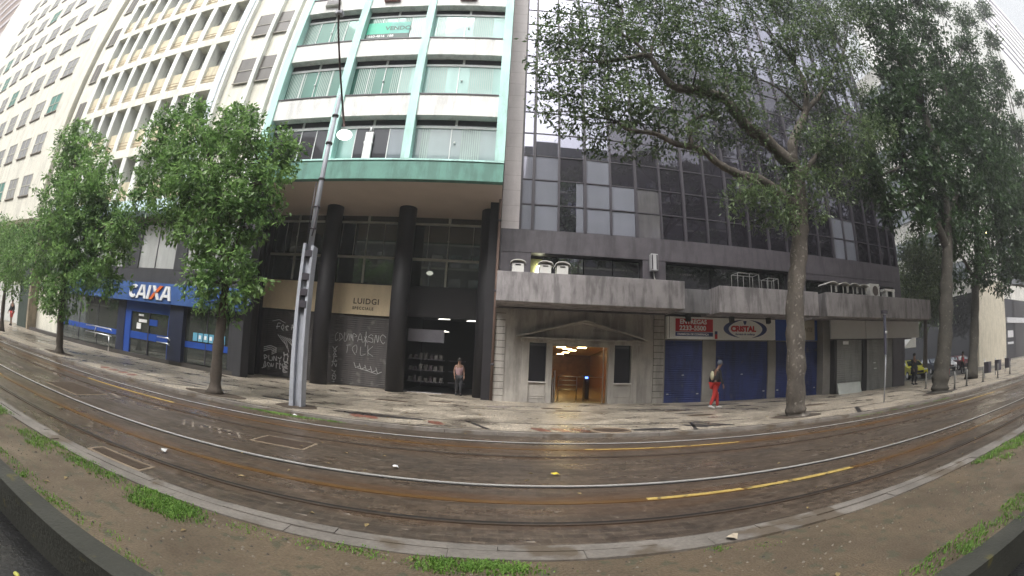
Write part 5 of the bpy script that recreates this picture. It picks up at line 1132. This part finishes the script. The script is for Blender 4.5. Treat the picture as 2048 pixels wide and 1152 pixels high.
weeds([(-8.6, -7.6, 2.9, 3.2, 1500, .06, 0), (-7.2, -6.3, 2.8, 3.2, 1700, .07, 0), (-5.6, -4.6, 2.75, 3.15, 900, .06, 0), (-4.4, -3.4, 2.9, 3.15, 900, .05, 0), (-3.1, -2.35, 2.75, 3.1, 2400, .06, 0), (-2.3, -1.2, 2.95, 3.13, 160, .03, 0), (-1.1, -.75, 3.0, 3.14, 200, .04, 0), (-.45, .3, 2.9, 3.1, 1500, .055, 0), (.5, 3, 2.95, 3.1, 90, .03, 0)], 'bright green weeds along the near kerb stones of the verge')
weeds([(-20, -8.5, 2.4, 3.15, 2600, .08, 0), (6.5, 9, 2.6, 3.1, 1200, .07, 0), (9, 22, 2.2, 3.1, 3500, .10, 0), (6.2, 8.2, 2.9, 3.12, 900, .07, 0)], 'taller grass at both ends of the verge')
weeds([(-5.5, -3.8, 2.05, 2.2, 600, .05, 0), (-3.8, -2.4, 1.98, 2.1, 350, .04, 0), (-2.4, -1, 1.85, 1.95, 200, .04, 0), (2.6, 4, 1.5, 1.75, 700, .06, 0), (4, 7, 1.35, 1.7, 1500, .07, 0), (7, 13, 1.15, 1.6, 1800, .08, 0), (-12, -5.5, 2.25, 2.4, 900, .06, 0)], 'line of moss and grass along the concrete edge above the road')
weeds([(-5.8, -3.1, 9.45, 9.56, 1500, .05, 0), (-4.9, -3.8, 9.4, 9.56, 900, .05, 0), (10, 16, 9.48, 9.56, 700, .04, 0)], 'weeds in the gutter below the grey street pole')

# ------------------------------------------------------------------ street pole with lamp
t = thing('street_pole', 'tall grey steel street pole, boxy lower half with notches, carrying a lit lamp', 'street lamp', (-4.84, 10.83, SW))
zp = 4.2
a = MB()
def taper(x0, x1, y0, y1, X0, X1, z0, z1, m=0):
    i = len(a.v); a.v += [(x0, y0, z0), (x1, y0, z0), (x1, y1, z0), (x0, y1, z0), (X0, y0, z1), (X1, y0, z1), (X1, y1, z1), (X0, y1, z1)]
    for q in ((0, 3, 2, 1), (4, 5, 6, 7), (0, 1, 5, 4), (1, 2, 6, 5), (2, 3, 7, 6), (3, 0, 4, 7)): a.f.append(tuple(i + k for k in q)); a.m.append(m); a.sm.append(False)
# H-section: two flanges and a web
taper(-5.02, -4.90, 10.68, 10.98, -5.0, -4.92, SW, zp); taper(-4.90, -4.72, 10.80, 10.86, -4.92, -4.76, SW, zp - .02); taper(-4.72, -4.66, 10.68, 10.98, -4.76, -4.68, SW, zp - .06)
a.build('column', m_steel, t, bevel=.006)
a = MB()
for z in (2.55, 2.85, 3.25, 3.85): a.prism([(10.66, z), (10.66, z + .16), (10.80, z + .20), (10.80, z - .02)], -4.90, -4.70, axis='x')
build_each(a, 'bracket', m_frame, t)
a = MB(); a.tube([(-4.84, 10.83, zp - .4), (-4.84, 10.83, 6.2), (-4.84, 10.83, 8.75)], [.085, .07, .055], 12); a.build('upper_tube', m_steel, t)
a = MB()
for z in (4.6, 5.2, 6.0, 7.1, 8.0): a.tube([(-4.84, 10.83, z), (-4.84, 10.83, z + .05)], .1, 12)
a.tube([(-4.95, 10.78, zp), (-4.95, 10.76, 5.9)], .014, 6); a.tube([(-4.78, 10.74, 5.2), (-4.76, 10.7, 4.6), (-4.8, 10.72, 4.4)], .02, 6)
build_each(a, 'clamp', m_frame, t)
a = MB(); a.tube([(-4.70, 11.35, 7.95), (-4.76, 10.9, 8.55), (-4.84, 9.3, 10.2), (-4.84, 8.0, 11.9), (-4.84, 6.5, 14.0)], .03, 8); a.build('stay_rod', M('brown cable stay', (.09, .05, .05), .6), t)
a = MB(); a.ball((-4.84, 9.05, 10.55), .09, 10); a.box(-4.94, -4.74, 9.0, 9.2, 10.5, 10.64); build_each(a, 'insulator', M('pale insulator', (.45, .45, .5), .5), t)
a = MB(); a.ball((-4.68, 11.45, 7.72), .20, 16, sq=(1.2, 1, .75)); a.build('lamp_globe', emis('lit globe', (1, .97, .88), 2.2), t)

# sign post near the corner
t = thing('sign_post', 'thin grey sign post with narrow dark sign at the kerb before the corner shop', 'sign post', (13.6, 11.36, SW))
a = MB(); a.tube([(13.6, 11.36, SW), (13.68, 11.36, 3.25)], .03, 8); a.build('post', m_steel, t)
a = MB(); a.box(13.50, 13.62, 11.28, 11.33, 1.75, 3.15); a.build('sign_panel', M('dark sign plate', (.05, .05, .07), .5), t)
text_part('lettering', 'PONTO', .12, (13.53, 11.27, 2.5), m_wl, t, .002, .003, rot=(PI / 2, 0, 0), sx=.3)
a = MB(); a.box(13.48, 13.78, 11.3, 11.42, 3.2, 3.32); a.build('cap', m_frame, t)

# far lamp post glowing at right
t = thing('street_lamp', 'glowing yellow white street lamp on a mast at the far right', 'street lamp', (44, 15.5, SW))
a = MB(); a.tube([(44, 15.5, SW), (44, 15.5, 10.6)], [.12, .07], 10); a.tube([(44, 15.5, 10.5), (43, 16.2, 11), (40.0, 17.4, 11.2)], .04, 6); a.build('mast', m_steel, t)
a = MB(); a.ball((39.8, 17.5, 11.15), .42, 12, sq=(1.2, .8, .5)); a.build('lamp_head', emis('sodium lamp', (1, .9, .35), 14), t)
a = MB()
for z in (9.4, 10.0): a.box(43.2, 44.8, 15.4, 15.5, z, z + .06)
a.build('crossbar', m_frame, t)

# bollards and bins
m_boll = M('dull bollard grey', (.20, .20, .19), .6, .2)
bl = thing('bollard', 'grey metal bollard nearest the massive fig trunk', 'bollard', (18.9, 11.0, SW), 'bollards along the corner kerb')
a = MB(); a.tube([(18.9, 11.0, SW), (18.9, 11.0, .75), (18.9, 11.0, .82)], [.05, .05, .02], 10); a.build('post', m_boll, bl)
a = MB(); a.tube([(18.9, 11.0, SW), (18.9, 11.0, SW + .03)], .1, 12); a.build('foot', m_frame, bl)
for k, (x, y) in enumerate(((21.0, 11.4), (23.4, 11.5), (26.0, 11.6), (28.8, 11.8), (20.3, 13.8))):
    copy_tree(bl, (x, y, SW), label=['grey metal bollard second from the massive fig', 'grey metal bollard third from the massive fig', 'grey metal bollard just before the litter bins', 'grey metal bollard farthest right by the litter bins', 'grey metal bollard set back on the pavement near the taxi'][k])
bn = thing('litter_bin', 'dark litter bin nearest the far fig trunk', 'litter bin', (27.0, 12.9, SW), 'litter bins along the corner kerb')
a = MB(); a.prism([(26.8, .32), (27.2, .32), (27.25, .95), (26.75, .95)], 12.7, 13.1); a.build('bucket', M('dark bin plastic', (.05, .045, .06), .6), bn)
a = MB(); a.tube([(27.0, 13.14, SW), (27.0, 13.14, 1.1)], .035, 8); a.build('post', m_steel, bn)
for k, (x, y) in enumerate(((29.6, 13.2), (32.4, 13.5))): copy_tree(bn, (x, y, SW), label=['dark litter bin in the middle of the row', 'dark litter bin at the far end of the row'][k])

# ------------------------------------------------------------------ cars in the side street
def car(x, y, rz, body_mat, label):
    t = thing('parked_car', label, 'car', (x, y, SW + .004), 'cars parked in the side street')
    W2 = .86
    prof = [(-2.1, .35), (-2.15, .62), (-2.0, .86), (-1.55, .93), (-1.15, 1.02), (-.55, 1.42), (.5, 1.47), (1.15, 1.40), (1.75, 1.02), (2.05, .95), (2.1, .6), (2.05, .33)]
    a = MB(); n = len(prof); i = 0
    def P(u, v, s): k = 1.0 if v < 1.0 else 1.0 - (v - 1.0) * .42; return (x + u, y + s * W2 * k, SW + v)
    for s_ in (-1, 1):
        for (u, v) in prof: a.v.append(P(u, v, s_))
    a.f.append(tuple(range(n))); a.f.append(tuple(reversed(range(n, 2 * n)))); a.m += [0, 0]; a.sm += [False, False]
    for k in range(n):
        k2 = (k + 1) % n; a.f.append((k2, k, n + k, n + k2)); a.m.append(0); a.sm.append(False)
    a.build('body', body_mat, t, bevel=.05)
    g_ = glass('car glass', (.01, .012, .015), (.8, .85, .9), .4) if 'car glass' not in bpy.data.materials else bpy.data.materials['car glass']
    a = MB()
    for s_ in (-1, 1):
        a.quad(*[tuple(Vector(P(u, v, s_)) + Vector((0, s_ * .012, 0))) for (u, v) in ((-.95, 1.06), (-.1, 1.06), (-.1, 1.38), (-.5, 1.37))])
        a.quad(*[tuple(Vector(P(u, v, s_)) + Vector((0, s_ * .012, 0))) for (u, v) in ((0, 1.06), (1.4, 1.06), (1.1, 1.35), (0, 1.39))])
    a.quad((x - 1.17, y - .72, SW + 1.04), (x - 1.17, y + .72, SW + 1.04), (x - .60, y + .62, SW + 1.40), (x - .60, y - .62, SW + 1.40)); a.build('window', g_, t)
    for (u, s_) in ((-1.35, -1), (-1.35, 1), (1.35, -1), (1.35, 1)):
        a = MB(); a.tube([(x + u, y + s_ * .68, SW + .31), (x + u, y + s_ * .89, SW + .31)], .31, 18); wh = a.build('wheel', m_rubber, t)
        a = MB(); a.tube([(x + u, y + s_ * .885, SW + .31), (x + u, y + s_ * .90, SW + .31)], .19, 14); a.build('rim', m_chrome, wh)
    for s_ in (-1, 1):
        a = MB(); a.ball((x - 2.08, y + s_ * .62, SW + .72), .13, 10, sq=(.5, 1.4, .7)); a.build('headlight', m_whiteal, t)
    a = MB(); a.box(x - 2.17, x - 2.1, y - .38, y + .38, SW + .5, SW + .66); a.box(x - 2.16, x - 2.08, y - .6, y + .6, SW + .33, SW + .42); a.build('grille', m_rubber, t)
    t.rotation_euler = (0, 0, rz)
    return t
car(31.9, 23.6, R(62), M('taxi yellow', (.62, .60, .04), .3, .04), 'yellow taxi parked nose out beside the corner shop')
car(40.0, 26.4, R(62), M('dark blue paint', (.03, .035, .07), .25, .04), 'dark blue car parked behind the yellow taxi')
car(44.3, 27.6, R(62), M('silver paint', (.4, .4, .42), .3, .04), 'silver car parked farthest back behind the fig trunk')
car(46.4, 26.4, R(62), M('maroon paint', (.08, .015, .02), .3, .04), 'dark maroon car between the fig trunks')
t = thing('awning_sign', 'small white wedge shaped awning under the corner fascia', 'awning', (27, 21, 2.3))
a = MB(); a.prism([(26.2, 2.35), (27.9, 2.35), (27.9, 3.0), (27.3, 2.95)], 20.0, 20.9); a.build('cloth', m_white_sign, t)
a = MB(); a.tube([(26.4, 20.4, 2.34), (25.0, 20.6, 2.3)], .02, 6); a.build('arm', m_frame, t)

# ------------------------------------------------------------------ people
def skin_mesh(name, joints, edges, mat, parent, sub=1):
    me = bpy.data.meshes.new(name); names = list(joints); ix = {n_: i for i, n_ in enumerate(names)}
    me.from_pydata([joints[n_][0] for n_ in names], [(ix[a_], ix[b_]) for a_, b_ in edges], [])
    o = bpy.data.objects.new(name, me); S.collection.objects.link(o)
    md = o.modifiers.new('skin', 'SKIN'); md.use_smooth_shade = True
    for i, n_ in enumerate(names):
        r_ = joints[n_][1]; me.skin_vertices[0].data[i].radius = (r_, r_) if not isinstance(r_, tuple) else r_
    me.skin_vertices[0].data[0].use_root = True
    o.modifiers.new('sub', 'SUBSURF').levels = sub; o.modifiers['sub'].render_levels = sub
    bpy.context.view_layer.update()
    m2 = bpy.data.meshes.new_from_object(o.evaluated_get(bpy.context.evaluated_depsgraph_get()))
    bpy.data.objects.remove(o); m2.name = name; m2.materials.clear(); m2.materials.append(mat)
    for p in m2.polygons: p.use_smooth = True
    o2 = bpy.data.objects.new(name, m2); S.collection.objects.link(o2); o2.parent = parent
    return o2
m_skin = M('brown skin', (.22, .12, .08), .55, .08)
def person(loc, rz, h, label, top, legs, shoes, hair, stride=0.0, lean=0.0, shorts=False, arm=.15, grp=None, hood=None, pack=None, sleeves=True, coat=False):
    """Figure faces +x before rotation; stride is half the foot spacing as a fraction of height."""
    t = thing('person', label, 'person', loc, grp)
    k = h / 1.75
    def V(x, y, z, r_): return ((x * k, y * k, z * k), r_ * k)
    ln = lean
    def up(x, z): return x + ln * (z - .95)      # forward lean above the hips
    st = stride
    J = {'pelvis': V(0, 0, .95, .13), 'waist': V(up(.0, 1.1), 0, 1.1, .12), 'chest': V(up(.01, 1.3), 0, 1.3, .145), 'neck': V(up(.0, 1.47) + ln * .06, 0, 1.47, .055), 'headb': V(up(.03, 1.56) + ln * .12, 0, 1.555, .075), 'head': V(up(.04, 1.66) + ln * .16, 0, 1.655, .092), 'crown': V(up(.03, 1.73) + ln * .16, 0, 1.72, .06)}
    E = [('pelvis', 'waist'), ('waist', 'chest'), ('chest', 'neck'), ('neck', 'headb'), ('headb', 'head'), ('head', 'crown')]
    for s_, nm in ((1, 'L'), (-1, 'R')):
        f = st * s_
        J['hip' + nm] = V(0, .095 * s_, .88, .092); J['knee' + nm] = V(f * .55 + (.06 if st else .01), .10 * s_, .50 + (.01 if f < 0 else 0), .058); J['ankle' + nm] = V(f * 1.05, .10 * s_, .09 + (.05 if f < 0 else 0), .036); J['toe' + nm] = V(f * 1.05 + .15, .11 * s_, .035, .03)
        J['sh' + nm] = V(up(0, 1.4), .18 * s_, 1.40, .058); J['el' + nm] = V(up(-.03, 1.12) - f * .55 + .02, .235 * s_, 1.12, .04); J['wr' + nm] = V(up(.05, .88) - f * .8 + arm, .225 * s_, .90, .028); J['palm' + nm] = V(up(.07, .83) - f * .85 + arm * 1.15, .22 * s_, .83, .03)
        E += [('pelvis', 'hip' + nm), ('hip' + nm, 'knee' + nm), ('knee' + nm, 'ankle' + nm), ('ankle' + nm, 'toe' + nm), ('chest', 'sh' + nm), ('sh' + nm, 'el' + nm), ('el' + nm, 'wr' + nm), ('wr' + nm, 'palm' + nm)]
        p = J['palm' + nm][0]
        for q in range(4):
            yy = (-.027 + .018 * q); L1 = (.07, .08, .076, .06)[q]
            J['f%d%s' % (q, nm)] = ((p[0] + yy * k, p[1], p[2] - .03 * k), .0095 * k); J['g%d%s' % (q, nm)] = ((p[0] + (yy + .008) * k, p[1] - .008 * s_ * k, p[2] - (.03 + L1) * k), .007 * k)
            E += [('palm' + nm, 'f%d%s' % (q, nm)), ('f%d%s' % (q, nm), 'g%d%s' % (q, nm))]
        J['th' + nm] = ((p[0] + .045 * k, p[1] - .01 * k * s_, p[2] - .035 * k), .009 * k); E.append(('palm' + nm, 'th' + nm))
    nose = J['head'][0]
    body = skin_mesh('body', J, E, m_skin, t)
    def sub(keys, edges, grow, name, mat, tweak=None):
        JJ = {a_: (J[a_][0], J[a_][1] + grow * k) for a_ in keys}
        if tweak: JJ.update(tweak)
        return skin_mesh(name, JJ, edges, mat, t)
    tk = ['waist', 'pelvis', 'chest', 'shL', 'shR']; te = [('pelvis', 'waist'), ('waist', 'chest'), ('chest', 'shL'), ('chest', 'shR')]
    if sleeves:
        tk += ['elL', 'elR', 'wrL', 'wrR']; te += [('shL', 'elL'), ('shR', 'elR'), ('elL', 'wrL'), ('elR', 'wrR')]
    sub(tk, te, .022, 'jacket' if sleeves else 'shirt', top)
    lk = ['pelvis', 'hipL', 'hipR', 'kneeL', 'kneeR']; le = [('pelvis', 'hipL'), ('pelvis', 'hipR'), ('hipL', 'kneeL'), ('hipR', 'kneeR')]
    if not shorts: lk += ['ankleL', 'ankleR']; le += [('kneeL', 'ankleL'), ('kneeR', 'ankleR')]
    sub(lk, le, .026, 'shorts' if shorts else 'trousers', legs)
    for nm in ('L', 'R'):
        A1, A2 = J['ankle' + nm][0], J['toe' + nm][0]
        a = MB(); a.tube([(A1[0] - .06 * k + loc[0], A1[1] + loc[1], A1[2] - .045 * k + loc[2]), (A1[0] + .02 * k + loc[0], A1[1] + loc[1], A1[2] - .035 * k + loc[2]), (A2[0] + loc[0], A2[1] + loc[1], A2[2] + .005 + loc[2]), (A2[0] + .05 * k + loc[0], A2[1] + loc[1], A2[2] - .002 + loc[2])], [.035 * k, .052 * k, .043 * k, .02 * k], 10); a.build('shoe', shoes, t)
    H = J['head'][0]; a = MB(); a.ball((H[0] - .018 * k + loc[0], H[1] + loc[1], H[2] + .03 * k + loc[2]), .112 * k, 14, sq=(1.02, .88, 1.0)); a.build('hair' if hood is None else 'hood', hair if hood is None else hood, t)
    a = MB(); fx_ = H[0] + .088 * k
    a.ball((fx_ + loc[0] + .012 * k, H[1] + loc[1], H[2] - .02 * k + loc[2]), .016 * k, 8, sq=(1.3, .8, 1.3)); 
    for s_ in (-1, 1): a.ball((H[0] + loc[0], H[1] + s_ * .088 * k + loc[1], H[2] - .01 * k + loc[2]), .022 * k, 8, sq=(.9, .4, 1.2))
    a.build('face', m_skin, t)
    a = MB()
    for s_ in (-1, 1): a.ball((fx_ - .012 * k + loc[0], H[1] + s_ * .033 * k + loc[1], H[2] + .004 * k + loc[2]), .011 * k, 8)
    a.box(fx_ - .02 * k + loc[0], fx_ + .002 * k + loc[0], H[1] - .022 * k + loc[1], H[1] + .022 * k + loc[1], H[2] - .06 * k + loc[2], H[2] - .052 * k + loc[2]); a.build('eyes_and_mouth', m_dark, t)
    if pack:
        Cc = J['chest'][0]; a = MB(); a.ball((Cc[0] - .2 * k + loc[0], Cc[1] + loc[1], Cc[2] - .08 * k + loc[2]), .17 * k, 12, sq=(.42, .6, 1.05)); a.build('backpack', pack, t)
    if coat:
        P0 = J['pelvis'][0]; a = MB(); a.tube([(P0[0] + loc[0], P0[1] + loc[1], P0[2] + .15 * k + loc[2]), (P0[0] + loc[0], P0[1] + loc[1], P0[2] - .35 * k + loc[2])], [.19 * k, .24 * k], 14); a.build('coat_skirt', top, t)
    t.rotation_euler = (0, 0, rz)
    return t
m_blk = M('black cloth', (.018, .018, .022), .8, .2); m_redc = M('bright red cloth', (.48, .035, .03), .8, .12); m_shoe = M('white shoe', (.65, .62, .6), .6); m_hair = M('dark hair', (.015, .012, .01), .6)
person((8.0, 15.1, SW), 0, 1.74, 'person in bright red trousers and black jacket walking past the blue shutters', m_blk, m_redc, m_shoe, m_hair, stride=.2, lean=.22, arm=.05, hood=M('blue grey cap', (.10, .115, .15), .8), pack=M('cream white backpack', (.58, .55, .38), .7))
person((23.9, 17.3, SW), R(-100), 1.8, 'person all in black standing at the corner shop edge', m_blk, m_blk, m_blk, m_hair, stride=.05, coat=True, arm=.1)
person((31.2, 18.9, SW), R(-60), 1.75, 'person in dark red clothes beside the massive fig trunk', M('plum top', (.06, .03, .06), .8), M('deep red trousers', (.25, .025, .02), .8), m_blk, m_hair, stride=.08)
person((35.2, 19.6, SW), R(-90), 1.7, 'person in a red shirt and dark trousers between the two far trunks', M('red shirt', (.5, .03, .05), .8), m_blk, m_blk, m_hair, stride=.08, sleeves=False)
person((-32.3, 16.3, SW), R(-70), 1.75, 'person in black top and red shorts at the far left edge', m_blk, m_redc, m_blk, m_hair, shorts=True, stride=.06)
person((-1.45, 20.75, SW), R(-80), 1.68, 'person in a pink white shirt and dark trousers at the open shop doorway', M('pinkish white shirt', (.30, .19, .20), .8), M('dark trousers', (.03, .03, .035), .8), m_blk, m_hair, stride=.04, sleeves=False)

# ------------------------------------------------------------------ litter
random.seed(77)
lit = [(.9, 6.0, 0, (.65, .5, .05), 'yellow scrap lying between the two tracks'), (-1.2, 5.9, 0, (.8, .8, .8), 'white scrap between the tracks below the shop bay'), (-3.9, 4.4, 0, (.6, .6, .6), 'white scrap by the near rail'), (2.0, 3.2, .02, (.5, .42, .32), 'tan scrap on the near kerb stone'),
       (-4.3, 9.5, 0, (.7, .7, .7), 'white scrap in the weeds under the grey pole'), (-13.2, 12.4, SW, (.75, .75, .75), 'white scrap on the pavement left of the round crowned tree'), (-20.5, 12.3, SW, (.8, .8, .8), 'crumpled white paper on the pavement near the bank ramp'), (10.2, 12.6, SW, (.7, .7, .65), 'pale scrap beside the fig pit')]
for i, (x, y, z, c, lab) in enumerate(lit):
    a = MB(); pts = [(x + .07 * math.cos(q) * random.uniform(.5, 1.2), y + .06 * math.sin(q) * random.uniform(.5, 1.2)) for q in [k * PI / 3 for k in range(6)]]
    i0 = len(a.v); a.v += [(p[0], p[1], z + .012 + random.uniform(0, .035)) for p in pts] + [(x, y, z + .05)]
    for q in range(6): a.f.append((q, (q + 1) % 6, 6)); a.m.append(0); a.sm.append(False)
    o = a.build('paper_scrap', M('scrap %d' % i, c, .7)); tag(o, lab, 'litter', 'scraps of litter')
a = MB(); random.seed(4)
for q in range(520):
    x = random.uniform(-16, 16); y = random.choice([random.uniform(9.2, 11.8), random.uniform(2.1, 9), random.uniform(12, 17)]); z = (SW if y > 9.8 else 0) + .006
    an = random.uniform(0, 2 * PI); l_ = random.uniform(.025, .05); c_, s_ = math.cos(an) * l_, math.sin(an) * l_
    a.quad((x - c_, y - s_, z), (x + s_ * .5, y - c_ * .5, z + .012), (x + c_, y + s_, z), (x - s_ * .5, y + c_ * .5, z + .008))
tag(a.build('fallen_leaves', M('fallen yellowish leaf', (.28, .21, .10), .7, .4, 6)), 'small fallen leaves scattered over tracks and pavement', 'leaves', kind='stuff')
for (x, y, c, lab) in ((-3.0, 1.28, (.55, .55, .12), 'yellowish crumpled wrapper on the dark road'), (-2.85, 1.18, (.12, .12, .45), 'blue wrapper on the dark road beside the yellowish one'), (-2.2, 1.22, (.5, .12, .05), 'orange scrap on the road, nearest the concrete edge'), (-3.3, 1.2, (.45, .45, .42), 'grey scrap on the road at the lower left corner')):
    a = MB(); a.ball((x, y, -.335), .028, 8, sq=(1.5, 1, .5)); o = a.build('wrapper', M('wrapper ' + lab[:6], c, .5)); tag(o, lab, 'litter', 'wrappers on the dark road')

a = MB(); random.seed(8)
for q in range(900):
    x = random.uniform(-9, 10); y = random.uniform(2.0 - .05 * max(x, 0), 3.12); r_ = random.uniform(.006, .018)
    i0 = len(a.v); a.v += [(x - r_, y, 0), (x, y - r_ * .7, 0), (x + r_ * 1.1, y, 0), (x, y + r_, 0), (x, y, r_ * .9)]
    for k in range(4): a.f.append((i0 + k, i0 + (k + 1) % 4, i0 + 4)); a.m.append(0 if q % 3 else 1); a.sm.append(False)
tag(a.build('gravel', [M('pale pebbles', (.24, .21, .17), .8), M('dark pebbles', (.08, .07, .06), .8)]), 'small pebbles strewn over the bare verge', kind='stuff')
# ------------------------------------------------------------------ haze volume added as a veil
HZ = bpy.data.materials.new('added veil haze'); HZ.use_nodes = True; ht = HZ.node_tree
for n_ in list(ht.nodes):
    if n_.type != 'OUTPUT_MATERIAL': ht.nodes.remove(n_)
pv = ht.nodes.new('ShaderNodeVolumePrincipled'); pv.inputs['Color'].default_value = (.86, .88, .9, 1); pv.inputs['Density'].default_value = .0022; pv.inputs['Anisotropy'].default_value = .2  # added to lift the blacks like the veil of a wet windscreen
ht.links.new(pv.outputs[0], [n_ for n_ in ht.nodes if n_.type == 'OUTPUT_MATERIAL'][0].inputs['Volume'])
a = MB(); a.box(-420, 420, -420, 420, -1.5, 118); tag(a.build('haze', HZ), 'thin added veil haze over the whole street', kind='stuff')
